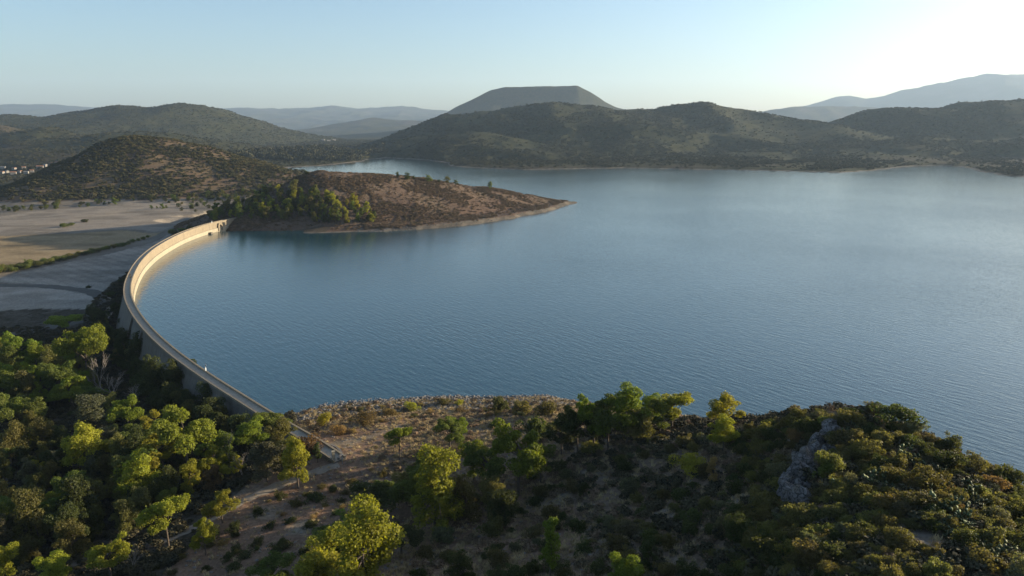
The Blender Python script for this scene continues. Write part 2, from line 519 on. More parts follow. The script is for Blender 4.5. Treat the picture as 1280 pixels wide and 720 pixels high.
def land(x, y, want=False):
    # lake distance
    pl = LAKE + [LAKE[0]]
    d, _ = seg_dist(x, y, pl)
    d = d + np.clip(d, 0, 30) / 30 * 0
    ins = inside(x, y, LAKE)
    r = np.hypot(x, y)
    dd, _ = seg_dist(x, y, [tuple(q) for q in DAM[::12]])
    wob = (fbm(x, y, 60, 4, 40) * 6 * np.clip(r / 500, .25, 2.5)) * ss(15, 60, dd)
    sd = np.where(ins, -d, d) + wob                     # >0 on land
    # plain: low valley below the dam on the west, gentle rise elsewhere
    edge = np.interp(y, [0, 170, 300, 420, 640, 700, 1000, 1300, 1700, 2600], [60, 10, -90, -180, -220, -262, -330, -420, -700, -1100])
    m = ss(-70, 70, edge - x)
    rise = ss(1000, 2600, y)
    base = m * (-13.5 + 15 * rise + fbm(x, y, 90, 3, 21) * 1.2 * ss(500, 900, y)) + (1 - m) * (3 + np.clip(sd, 0, 1500) * .012)
    base = base + fbm(x, y, 260, 4, 22) * np.clip((r - 1300) / 1200, 0, 1) * 7
    # headland and the round hill
    q = fbm(x, y, 70, 4, 31)
    dh, _ = seg_dist(x, y, HEADLAND)
    zh, wh = soft_ext(x, y, HEADLAND, dh)
    h1 = (zh + 16) * np.clip(cone(dh / (wh * 1.3)) - .06, 0, 2) / .947 - 16 + q * 2.6 * ss(2.6, .6, dh / wh)
    dh2, _ = seg_dist(x, y, HILL)
    zc, wc = soft_ext(x, y, HILL, dh2)
    h2 = (zc + 18) * np.clip(cone(dh2 / (wc * 1.2)) - .06, 0, 2) / .947 - 18 + fbm(x, y, 120, 4, 33) * 6 * ss(0, 60, dh2) * ss(2.2, .7, dh2 / wc)
    h = base
    reg = np.zeros(x.shape, int)
    for i, hh in ((1, h1), (2, h2)):
        k = 3.0
        t = np.clip(.5 + .5 * (hh - h) / k, 0, 1)
        reg = np.where((hh > h + .3) & (hh > -7), i, reg)
        h = h * (1 - t) + hh * t + k * t * (1 - t) * .5
    # abutment at the far end of the dam
    ab = np.hypot(x + 244, y - 662)
    h = np.maximum(h, 8.6 - np.clip(ab - 14, 0, None) * .6)
    # ranges
    for i, (k, (pts, na, wl, seed)) in enumerate(RANGE_PTS.items()):
        dr, _ = seg_dist(x, y, pts)
        zr, wr = seg_dist(x, y, pts)[1] if k == 'mesa_mountain' else soft_ext(x, y, pts, dr)
        rr = dr / wr
        if k == 'mesa_mountain':
            pr = np.where(rr < .22, 1, np.where(rr < .30, 1 - (rr - .22) * 2.4, np.exp(-1.25 * (rr - .3)) * .81))
        else:
            pr = bell(rr)
        nz = fbm(x, y, wl, 5, 60 + seed, True)
        nz2 = fbm(x, y, wl * .22, 3, 80 + seed)
        if k == 'mesa_mountain':
            nz, nz2 = nz * ss(.25, .6, rr) * 1.6, nz2 * (.9 + ss(.2, .5, rr) * 2.5)
        mh = zr * pr - 24 * (1 - pr) * ss(.9, 2.0, rr) + (np.abs(zr) + 40) * (na * nz * (1 + 1.5 * np.clip(rr, 0, 1.2)) + na * .35 * nz2) * ss(2.3, .9, rr)
        reg = np.where((mh > h) & (mh > 12) & (rr < 2.5), i + 3, reg)
        kk = 10.0
        t = np.clip(.5 + .5 * (mh - h) / kk, 0, 1)
        h = h * (1 - t) + mh * t
    # foreground
    fg = (1 - ss(330, 470, y)) * (1 - ss(270, 400, -x)) * (1 - ss(250, 500, x))
    hf = rbf(x, y) + fbm(x, y, 22, 4, 51) * .9 + fbm(x, y, 5, 3, 55) * .25
    h = h * (1 - fg) + hf * fg
    # shores and lake bed
    stp = ss(-10, 60, x) * (1 - ss(230, 300, y))
    hd = ss(430, 520, y) * (1 - ss(960, 1050, y)) * ss(-150, -60, x)
    bs = .1 + .4 * hd
    beach = np.where(sd < 22, bs * sd, bs * 22 + .55 * (sd - 22)) * (1 - stp) + stp * (.75 * sd)
    beach = beach + .05
    hl = np.minimum(h, beach)
    hl = np.where(sd > 0, hl, np.minimum(hl, np.maximum(-.1 + .16 * sd, -9)))
    # on the valley side of the dam nothing rises above its toe line
    if want:
        return hl, sd, reg, fg, dd
    return hl

# polar tessellation: fine in the fan that can be seen, coarse elsewhere
az = np.concatenate([np.arange(-180, -46, 3.0), np.arange(-46, 46, .165), np.arange(46, 180, 3.0)])
az = np.radians(az)
rr = [10.0]
while rr[-1] < 19000:
    r_ = rr[-1]
    rr.append(r_ + (1.4 if r_ < 60 else .85 if r_ < 260 else max(.85, r_ * .0062) if r_ < 4000 else r_ * .0095))
rr = np.array(rr)
AZ, RR = np.meshgrid(az, rr, indexing='xy')
GX, GY = RR * np.sin(AZ), RR * np.cos(AZ)
nr, na_ = GX.shape
H, SD, REGI, FG, DDAM = land(GX.ravel(), GY.ravel(), True)
X, Y = GX.ravel(), GY.ravel()

# ground colours (soil, straw, scrub, with shade added on far hills), linear
def lerp(a, b, f):
    return a + (np.asarray(b) - a) * f[:, None]
PX = np.array([pix(a, b, c) if b > 20 else (-9, -9) for a, b, c in zip(X, Y, H)])
nA, nB, nC = fbm(X, Y, 40, 4, 90), fbm(X, Y, 160, 4, 95), fbm(X, Y, 7, 3, 97)
C = np.tile(np.array([.085, .070, .052]), (len(X), 1))
SC = np.full(len(X), .45) + nB * .25
far = np.hypot(X, Y) > 1300
SC = np.where(far, .64 + fbm(X, Y, 300, 4, 99) * .45, SC)
C = np.where(far[:, None], lerp(C, (.085, .072, .052), ss(.1, .7, fbm(X, Y, 420, 4, 101))), C)
# round hill and headland
C = np.where((REGI == 2)[:, None], lerp(np.tile([.135, .092, .062], (len(X), 1)), (.18, .13, .080), ss(-.3, .4, nA)), C)
SC = np.where(REGI == 2, .22 + nA * .25, SC)
HD1 = (REGI == 1) | ((X > -165) & (X < 125) & (Y > 560) & (Y < 1000) & (SD > 3))
C = np.where(HD1[:, None], lerp(np.tile([.145, .098, .072], (len(X), 1)), (.19, .135, .095), ss(-.3, .4, nA)), C)
SC = np.where(HD1, .30 + nA * .25, SC)
SC = np.where((REGI == REG.index('west_hill')) | (REGI == REG.index('lake_hill')) | (REGI == REG.index('east_hill')) | (REGI == REG.index('mesa_mountain')) | (REGI == REG.index('shore_hill')) | (REGI == REG.index('near_knoll')), .80 + nB * .3, SC)  # scrub cover, raised so its dark colour also carries the hills' shade
# valley fields
def poly_mask(poly_px, z, soft=0):
    P = [at(x, y, z)[:2] for x, y in poly_px]
    return inside(X + nC * 1.5, Y + nA * 4, P)
val = (X < np.interp(Y, [170, 300, 420, 640, 900], [-60, -120, -190, -235, -240])) & (REGI == 0) & (Y > 250) & (Y < 1150)
C = np.where(val[:, None], lerp(np.tile([.19, .165, .135], (len(X), 1)), (.25, .215, .17), ss(-.4, .4, nA)), C)
SC = np.where(val, .02, SC)
FIELDS = {
    'straw_field': ([(-220, 400), (-40, 352), (0, 333), (60, 322), (120, 310), (170, 300), (205, 293), (150, 288), (100, 291), (40, 293), (-200, 305)], (.34, .255, .15)),
    'stubble_field': ([(-200, 356), (0, 356), (60, 358), (108, 366), (119, 374), (110, 388), (85, 398), (55, 406), (0, 416), (-200, 440)], (.50, .435, .355)),
    'ploughed_field': ([(-100, 380), (0, 345), (60, 332), (130, 318), (185, 304), (232, 292), (190, 308), (168, 330), (158, 350), (150, 366), (120, 364), (60, 355), (0, 352), (-100, 385)], (.42, .365, .30)),
    'pale_field': ([(-300, 290), (0, 270), (60, 262), (130, 256), (180, 248), (230, 250), (235, 262), (255, 272), (205, 290), (150, 286), (80, 289), (0, 291), (-300, 315)], (.31, .265, .215)),
}
FID = np.zeros(len(X), int)
HDM = (REGI == 1) | ((X > -165) & (X < 125) & (Y > 560) & (Y < 1000) & (SD > 3))
for i, (k, (pp, cc)) in enumerate(FIELDS.items()):
    mk = poly_mask(pp, -13) & val & (DDAM > 18)
    FID = np.where(mk, i + 1, FID)
    C = np.where(mk[:, None], lerp(np.tile(cc, (len(X), 1)), tuple(v * .68 for v in cc), ss(-.2, .5, fbm(X, Y * 2.2, 34, 5, 120 + i))), C)
# furrows follow the field; headlands darker
ploughed = FID == 3
fur = np.sin((X * .62 + Y * .78) * .75)
C = np.where(ploughed[:, None], C * (1 - .16 * (fur > .3))[:, None], C)
# foreground: bare slope, leaf litter under the wood, shore
fore = (FG > .5)
soil = lerp(np.tile([.26, .165, .108], (len(X), 1)), (.17, .115, .080), ss(-.25, .4, fbm(X, Y, 14, 5, 131)))
soil = lerp(soil, (.28, .225, .16), ss(.1, .55, fbm(X, Y, 9, 4, 137)))
C = np.where(fore[:, None], soil, C)
SC = np.where(fore, .10 + fbm(X, Y, 16, 4, 140) * .25, SC)
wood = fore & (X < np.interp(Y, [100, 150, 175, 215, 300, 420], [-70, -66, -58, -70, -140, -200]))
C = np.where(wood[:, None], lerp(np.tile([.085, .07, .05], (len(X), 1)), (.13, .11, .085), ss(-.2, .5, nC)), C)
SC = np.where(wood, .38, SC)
knl = fore & (X > 12) & (Y < 165)
C = np.where(knl[:, None], lerp(np.tile([.19, .135, .095], (len(X), 1)), (.27, .22, .17), ss(0, .5, nC)), C)
SC = np.where(knl, .16, SC)
# bare strip on the lake shore
bank = (SD > -60) & (SD < np.where(Y > 450, np.where(Y > 1000, 9, 5.5), 14) + 4 * nA) & (DDAM > 12) & (H < 3.2) & (H > -7)
C = np.where(bank[:, None], lerp(np.tile([.20, .17, .135], (len(X), 1)), (.12, .105, .088), ss(-.3, .3, nC)), C)
SC = np.where(bank, -.3, SC)
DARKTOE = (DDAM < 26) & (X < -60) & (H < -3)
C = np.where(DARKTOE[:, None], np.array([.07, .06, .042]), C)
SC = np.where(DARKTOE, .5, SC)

V = np.c_[X, Y, H]
idx = np.arange(nr * na_).reshape(nr, na_)
jn = np.r_[np.arange(1, na_), 0]
Q = np.stack([idx[:-1, :], idx[:-1][:, jn], idx[1:][:, jn], idx[1:, :]], -1).reshape(-1, 4)
# vertex normals
def _n3(a):
    return a / (np.linalg.norm(a, axis=-1, keepdims=True) + 1e-12)
VG = V.reshape(nr, na_, 3)
du = np.roll(VG, -1, 1) - np.roll(VG, 1, 1)
dv = np.gradient(VG, axis=0)
NRM = _n3(np.cross(du, dv).reshape(-1, 3))
NRM *= np.sign(NRM[:, 2:3] + 1e-9)

LABELS = {
    'ground': 'scrubby soil and valley floor around the dam and the lake', 'headland': 'low brown headland jutting into the lake beyond the dam',
    'hill': 'round scrub dotted hill standing behind the fields', 'west_hill': 'long dark blue hill behind the round hill on the left',
    'west_knoll': 'low pale knolls at the foot of the long left hill', 'far_ridge': 'thin blue ridge along the left horizon', 'blue_hill': 'hazy blue hill beyond the narrow end of the lake',
    'mesa_mountain': 'flat topped mesa mountain rising behind the lake hills', 'lake_hill': 'broad dark hill range across the lake below the mesa',
    'near_knoll': 'small brown knoll on the far lakeshore', 'east_hill': 'dark twin topped hills at the right edge across the lake', 'shore_hill': 'low scrubby hills along the right lakeshore',
    'pale_hill': 'pale flat hill seen through the gap on the right', 'far_mountain': 'tall pale hazy mountain on the right horizon',
    'straw_field': 'golden dry grass field behind the dam', 'stubble_field': 'grey stubble field with rounded corner left of the dam', 'ploughed_field': 'grey ploughed field with furrows beside the dam',
    'pale_field': 'pale bare field at the foot of the round hill'}
names = REG + list(FIELDS)
fr = REGI[Q].max(1)
fi = FID[Q].min(1)
fr = np.where(fi > 0, len(REG) + fi - 1, fr)
TOPO = {}
for i, nm in enumerate(names):
    sel = fr == i
    if not sel.any():
        continue
    qs = Q[sel]
    u, inv = np.unique(qs, return_inverse=True)
    me = mesh_np(nm, V[u], inv.reshape(-1, 4), M_LAND, True)
    ca = me.attributes.new('Col', 'FLOAT_COLOR', 'POINT')
    ca.data.foreach_set('color', np.c_[C[u], np.ones(len(u))].astype(np.float32).ravel())
    sa = me.attributes.new('scrub', 'FLOAT', 'POINT')
    sa.data.foreach_set('value', SC[u].astype(np.float32))
    me.normals_split_custom_set_from_vertices(NRM[u])
    put(nm, me, kind='structure', label=LABELS[nm])

# rays onto the ground, in the fan ahead of the camera
fan = (np.abs(AZ) < RAD(62)).ravel()
qf = Q[fan[Q].all(1) & (np.hypot(X, Y)[Q[:, 0]] < 5000)]
u, inv = np.unique(qf, return_inverse=True)
BVH = BVHTree.FromPolygons(V[u].tolist(), inv.reshape(-1, 4).tolist())
def drop(x, y):
    h = BVH.ray_cast(Vector((x, y, 900)), Vector((0, 0, -1)))
    return h[0].z if h[0] else float(land(np.array([float(x)]), np.array([float(y)]))[0])
def hit(px, py):
    h = BVH.ray_cast(Vector((0, 0, CAM_Z)), Vector(ray(px, py)).normalized())
    return h[0]

# lake surface
pl = np.array(LAKE)
n = len(pl)
tan = np.roll(pl, -1, 0) - np.roll(pl, 1, 0)
nor = _n3(np.c_[tan[:, 1], -tan[:, 0]])
area = np.sum(pl[:, 0] * np.roll(pl[:, 1], -1) - np.roll(pl[:, 0], -1) * pl[:, 1])
if area < 0:
    nor = -nor
off = np.clip(np.hypot(pl[:, 0], pl[:, 1]) / 500 * 9, 4, 30)
off[:NDAM] = 0
wl_ = pl + nor * off[:, None]
bm = bmesh.new()
vs = [bm.verts.new((a, b, 0)) for a, b in wl_]
f = bm.faces.new(vs)
if f.calc_area() and f.normal.z < 0:
    f.normal_flip()
bmesh.ops.triangulate(bm, faces=[f])
bmesh.ops.recalc_face_normals(bm, faces=bm.faces)
me = bpy.data.meshes.new('water')
bm.to_mesh(me)
bm.free()
me.update()
if me.polygons[0].normal.z < 0:
    me.flip_normals()
me.materials.append(M_WATER)
put('water', me, kind='structure', label='blue rippled lake water held behind the curved dam')

#@@BEGIN2
# ------------------------------------------------------------------ plants: shapes
LEAF_TOTAL = 0
def leaf_cloud(name, lobes, count, size, seed, up=.25, mat=None, flat=.75, inner=.62):
    "many small leaf sprays spread through the outer part of each lobe (x,y,z,rx,rz)"
    r = np.random.default_rng(seed)
    L = np.array(lobes, float)
    area = L[:, 3] ** 2 + .02
    n = np.maximum(6, (count * area / area.sum())).astype(int)
    Vs, Ts = [], []
    for (x, y, z, rx, rz), k in zip(L, n):
        d = r.normal(size=(k, 3))
        d[:, 2] += up
        d /= np.linalg.norm(d, axis=1, keepdims=True)
        rad = (inner + (1.08 - inner) * r.random((k, 1)) ** .6) * (1 + .45 * (r.random((k, 1)) < .10) * r.random((k, 1)))
        c = np.array([x, y, z]) + d * rad * np.array([rx, rx, rz])
        nn = d * .8 + r.normal(size=(k, 3)) * .65
        nn /= np.linalg.norm(nn, axis=1, keepdims=True)
        a = np.cross(nn, r.normal(size=(k, 3)))
        a /= np.linalg.norm(a, axis=1, keepdims=True)
        b = np.cross(nn, a)
        s = size * (.55 + .9 * r.random((k, 1)))
        q = np.stack([c - a * s, c - b * s * flat + nn * s * .2, c + a * s, c + b * s * flat + nn * s * .2], 1)
        Vs.append(q.reshape(-1, 3))
        Ts.append(np.repeat(np.clip(r.random(k) * .75 + r.random() * .35, 0, 1), 4))
    Vv = np.concatenate(Vs)
    return mesh_np(name, Vv, np.arange(len(Vv)).reshape(-1, 4), mat or M_LEAF, False, np.concatenate(Ts))

def trunk_mesh(name, lobes, h0, r0, seed, lean=.3, mat=None, limbs=9, base=-.6):
    r = random.Random(seed)
    m = MB()
    top = Vector((r.uniform(-lean, lean), r.uniform(-lean, lean), h0))
    mid = Vector((top.x * .3 + r.uniform(-.1, .1), top.y * .3, h0 * .5))
    m.tube([(0, 0, base), (0, 0, .05), mid, top], [r0 * 1.25, r0, r0 * .8, r0 * .62], 7)
    for l in r.sample(list(lobes), min(limbs, len(lobes))):
        e = Vector(l[:3])
        s = mid.lerp(top, r.uniform(.5, 1))
        k = s.lerp(e, .5) + Vector((r.uniform(-.2, .2), r.uniform(-.2, .2), r.uniform(-.1, .4)))
        m.tube([s, k, e], [r0 * .45, r0 * .3, r0 * .12], 5)
    return m.mesh(name, mat or M_BARK, True)

def pine(seed, h=10, w=8, n=9000, flat=False, size=.145):
    "open tufted crown: a few boughs at different heights, each with its own tufts"
    r = random.Random(seed)
    lob = []
    for i in range(9 if flat else 8):
        a = i * 2.4 + r.uniform(-.5, .5)
        q = .15 + .85 * math.sqrt(r.random())
        bx, by = math.cos(a) * q * w * .34, math.sin(a) * q * w * .34
        bz = h * (.92 - (.08 if flat else .34) * q * q) - r.random() ** 2 * h * (.10 if flat else .22)
        br = r.uniform(.75, 1.35)
        for k in range(r.randint(3, 6)):
            s = r.uniform(.55, 1.1) * br * w / 8
            lob.append((bx + r.gauss(0, .75) * br, by + r.gauss(0, .75) * br, bz + r.gauss(0, .42) * br - (0 if flat else .2 * k), s, s * r.uniform(.55, .8)))
    top = max(l[2] for l in lob)
    lob = [(x, y, z + (h * .95 - top), s, t_) for x, y, z, s, t_ in lob]
    return leaf_cloud('crown', lob, n, size, seed, .35), trunk_mesh('trunk', lob, h * .62, .2, seed, .6, limbs=14)

def broad(seed, h=10, w=7, n=9000, low=.22, size=.14, nl=9, slim=1.0):
    "uneven crown of leaning boughs with gaps between them"
    r = random.Random(seed)
    lob = []
    for i in range(nl):
        t = (i + r.random()) / nl
        env = math.sin(math.pi * (.18 + .76 * t)) ** .6
        a = i * 2.4 + r.uniform(-.7, .7)
        q = r.uniform(.35, 1.0) if t < .85 else r.uniform(0, .4)
        bx, by, bz = math.cos(a) * q * env * w * .36 * slim, math.sin(a) * q * env * w * .36 * slim, h * (low + (.9 - low) * t)
        br = r.uniform(.65, 1.35) * w / 7
        for k in range(r.randint(3, 6)):
            s = r.uniform(.6, 1.15) * br
            lob.append((bx + r.gauss(0, .7) * br, by + r.gauss(0, .7) * br, bz + r.gauss(0, .7) * br, s, s * r.uniform(.8, 1.25)))
    top = max(l[2] for l in lob)
    lob = [(x, y, z + (h * .94 - top), s, t_) for x, y, z, s, t_ in lob]
    return leaf_cloud('crown', lob, n, size, seed, .15), trunk_mesh('trunk', lob, h * .6, .2, seed, .4, limbs=13)

def bush(seed, w=4, h=2.6, n=3000, size=.088, nl=20):
    r = random.Random(seed)
    lob = [(0, 0, h * .4, w * .26, h * .36)]
    for j in range(5):
        a0 = j * 1.3 + r.uniform(-.5, .5)
        q0 = r.uniform(.25, 1)
        cx_, cy_, top = math.cos(a0) * q0 * w * .30, math.sin(a0) * q0 * w * .30, h * r.uniform(.6, 1.0) * (1 - .25 * q0)
        for i in range(nl // 5):
            s = r.uniform(.28, .75) * w / 4
            lob.append((cx_ + r.gauss(0, .42) * w / 4, cy_ + r.gauss(0, .42) * w / 4, max(.15, top - s * .7 - abs(r.gauss(0, .35))), s, s * r.uniform(.75, 1.15)))
    st = MB()
    for i in range(5):
        a = r.uniform(0, 6.28)
        e = (math.cos(a) * w * .25, math.sin(a) * w * .25, h * .6)
        st.tube([(0, 0, -.3), (e[0] * .4, e[1] * .4, h * .3), e], [.07, .05, .02], 5)
    return leaf_cloud('foliage', lob, n, size, seed, .4), st.mesh('stem', M_BARK, True)

def bare(seed, h=8, mat=None, spread=.5, depth=5):
    r = random.Random(seed)
    m = MB()
    tw = MB()
    def grow(p, d, L, rad, k):
        e = p + d * L
        mid = p + d * L * .5 + Vector((r.uniform(-1, 1), r.uniform(-1, 1), r.uniform(-.3, .5))) * L * .08
        (m if k > 1 else tw).tube([p, mid, e], [rad, rad * .85, rad * .65], 5 if k > 1 else 3, False)
        if k == 0:
            return
        for i in range(3 if k > 1 else 4):
            nd = (d + Vector((r.uniform(-1, 1), r.uniform(-1, 1), r.uniform(-.35, .6))) * spread * 1.4).normalized()
            grow(e if i else mid, nd, L * r.uniform(.55, .8), rad * .6, k - 1)
    grow(Vector((0, 0, -.4)), Vector((r.uniform(-.1, .1), r.uniform(-.1, .1), 1)).normalized(), h * .36, h * .013, depth)
    mat = mat or M_DEAD
    return tw.mesh('crown', mat), m.mesh('trunk', mat, True)

def pear(seed, n=70):
    r = np.random.default_rng(seed)
    Vs, Fs, T = [], [], []
    bases = [(np.array([r.normal() * .7, r.normal() * .7, -.05]), np.array([0, 0, 1.])) for _ in range(7)]
    k = 0
    while len(Vs) < n:
        p, d = bases[k % len(bases)] if k < 7 else bases[r.integers(len(bases))]
        k += 1
        d = d + r.normal(size=3) * np.array([.5, .5, .25])
        d[2] = abs(d[2]) * .8 + .15
        d /= np.linalg.norm(d)
        L, W = r.uniform(.38, .6), r.uniform(.15, .22)
        nn = np.cross(d, r.normal(size=3))
        nn /= np.linalg.norm(nn)
        s = np.cross(d, nn)
        ang = np.linspace(0, 2 * np.pi, 9)[:-1]
        ring = [p + d * L * (.5 - .5 * np.cos(a)) + s * W * np.sin(a) * (1 - .25 * np.cos(a)) for a in ang]
        c = p + d * L * .5
        b = len(Vs) * 10
        Vs.append(np.array(ring + [c + nn * .05, c - nn * .05]))
        for i in range(8):
            Fs += [(b + i, b + (i + 1) % 8, b + 8), (b + (i + 1) % 8, b + i, b + 9)]
        T.append(np.full(10, r.random() ** 2))
        if p[2] + d[2] * L < 2.2:
            bases.append((p + d * L * .95, d))
    return mesh_np('pads', np.concatenate(Vs), Fs, M_PAD, False, np.concatenate(T))

PROTO = {
    'pine': [pine(s) for s in (1, 2, 3, 4)],
    'flat_pine': [pine(s, 9, 10, 9500, True) for s in (11, 12)],
    'broad': [broad(s) for s in (21, 22, 23, 24, 25)],
    'slim': [broad(s, 10, 4.2, 5000, .12, .13, 8) for s in (31, 32)],
    'bush': [bush(s) for s in (41, 42, 43, 44, 45, 46, 47)],
    'low': [bush(s, 4, 1.5, 2000, .088, 15) for s in (51, 52, 53)],
    'dry': [bush(s, 4, 2.2, 2200, .075, 15) for s in (61, 62)],
    'bare': [bare(s) for s in (71, 72, 73)],
    'grove': [broad(s, 10, 6, 1400, .05, .30, 7) for s in (81, 82, 83, 84)],
    'pear': [(pear(s), None) for s in (91, 92, 93)],
}
DIM = {'pine': (10, 8), 'flat_pine': (9, 10), 'broad': (10, 7.4), 'slim': (10, 4.4), 'bush': (2.7, 4.2), 'low': (1.6, 4.2), 'dry': (2.3, 4.2), 'bare': (8, 6), 'grove': (10, 6.4), 'pear': (2.4, 3.2)}
KIND = {'pine': ('pine_tree', 'pine tree', 'pine'), 'flat_pine': ('pine_tree', 'pine tree', 'pine'), 'broad': ('broadleaf_tree', 'tree', 'tree'), 'slim': ('slender_tree', 'tree', 'slender tree'),
        'bush': ('bush', 'bush', 'bush'), 'low': ('low_shrub', 'shrub', 'shrub'), 'dry': ('dry_bush', 'bush', 'dry bush'), 'bare': ('bare_tree', 'bare tree', 'bare tree'),
        'grove': ('grove_tree', 'tree', 'tree'), 'pear': ('prickly_pear', 'cactus', 'prickly pear cactus')}
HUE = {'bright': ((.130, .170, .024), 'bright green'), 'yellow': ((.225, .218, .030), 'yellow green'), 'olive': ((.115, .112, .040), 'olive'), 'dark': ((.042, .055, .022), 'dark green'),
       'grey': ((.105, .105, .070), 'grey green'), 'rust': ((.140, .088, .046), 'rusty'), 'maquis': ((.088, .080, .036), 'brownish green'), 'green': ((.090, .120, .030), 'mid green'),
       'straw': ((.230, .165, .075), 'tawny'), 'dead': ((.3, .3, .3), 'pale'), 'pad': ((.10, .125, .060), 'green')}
PLACED = []                       # x, y, radius
AUTO = []                         # (object, zone, kind word, hue word, size, px, depth)
def plant(kind, x, y, h, wd, hue, label=None, group=None, zone=None, name=None, z=None):
    v = RND.choice(PROTO[kind])
    nm, cat, word = KIND[kind]
    if name and nm == 'bush':
        nm, cat, word = name
    z = drop(x, y) if z is None else z
    o = empty(nm, (x, y, z - .05), RND.uniform(0, 6.28), category=cat)
    dh, dw = DIM[kind]
    o.scale = (wd / dw, wd / dw, h / dh)
    base, hw = HUE[hue]
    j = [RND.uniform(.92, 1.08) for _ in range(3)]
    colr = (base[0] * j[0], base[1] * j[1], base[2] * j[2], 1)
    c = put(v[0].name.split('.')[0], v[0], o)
    c.color = colr
    if v[1]:
        put(v[1].name.split('.')[0], v[1], o)
    PLACED.append((x, y, wd / 2))
    if label:
        o['label'] = label
        if group:
            o['group'] = group
    else:
        AUTO.append([o, zone, word, hw, wd, pix(x, y, z)[0], y, group])
    return o

def mpp(p):
    "metres per photo pixel at a point"
    return (p.y * math.cos(PITCH) - (p.z - CAM_Z) * math.sin(PITCH)) / FPX

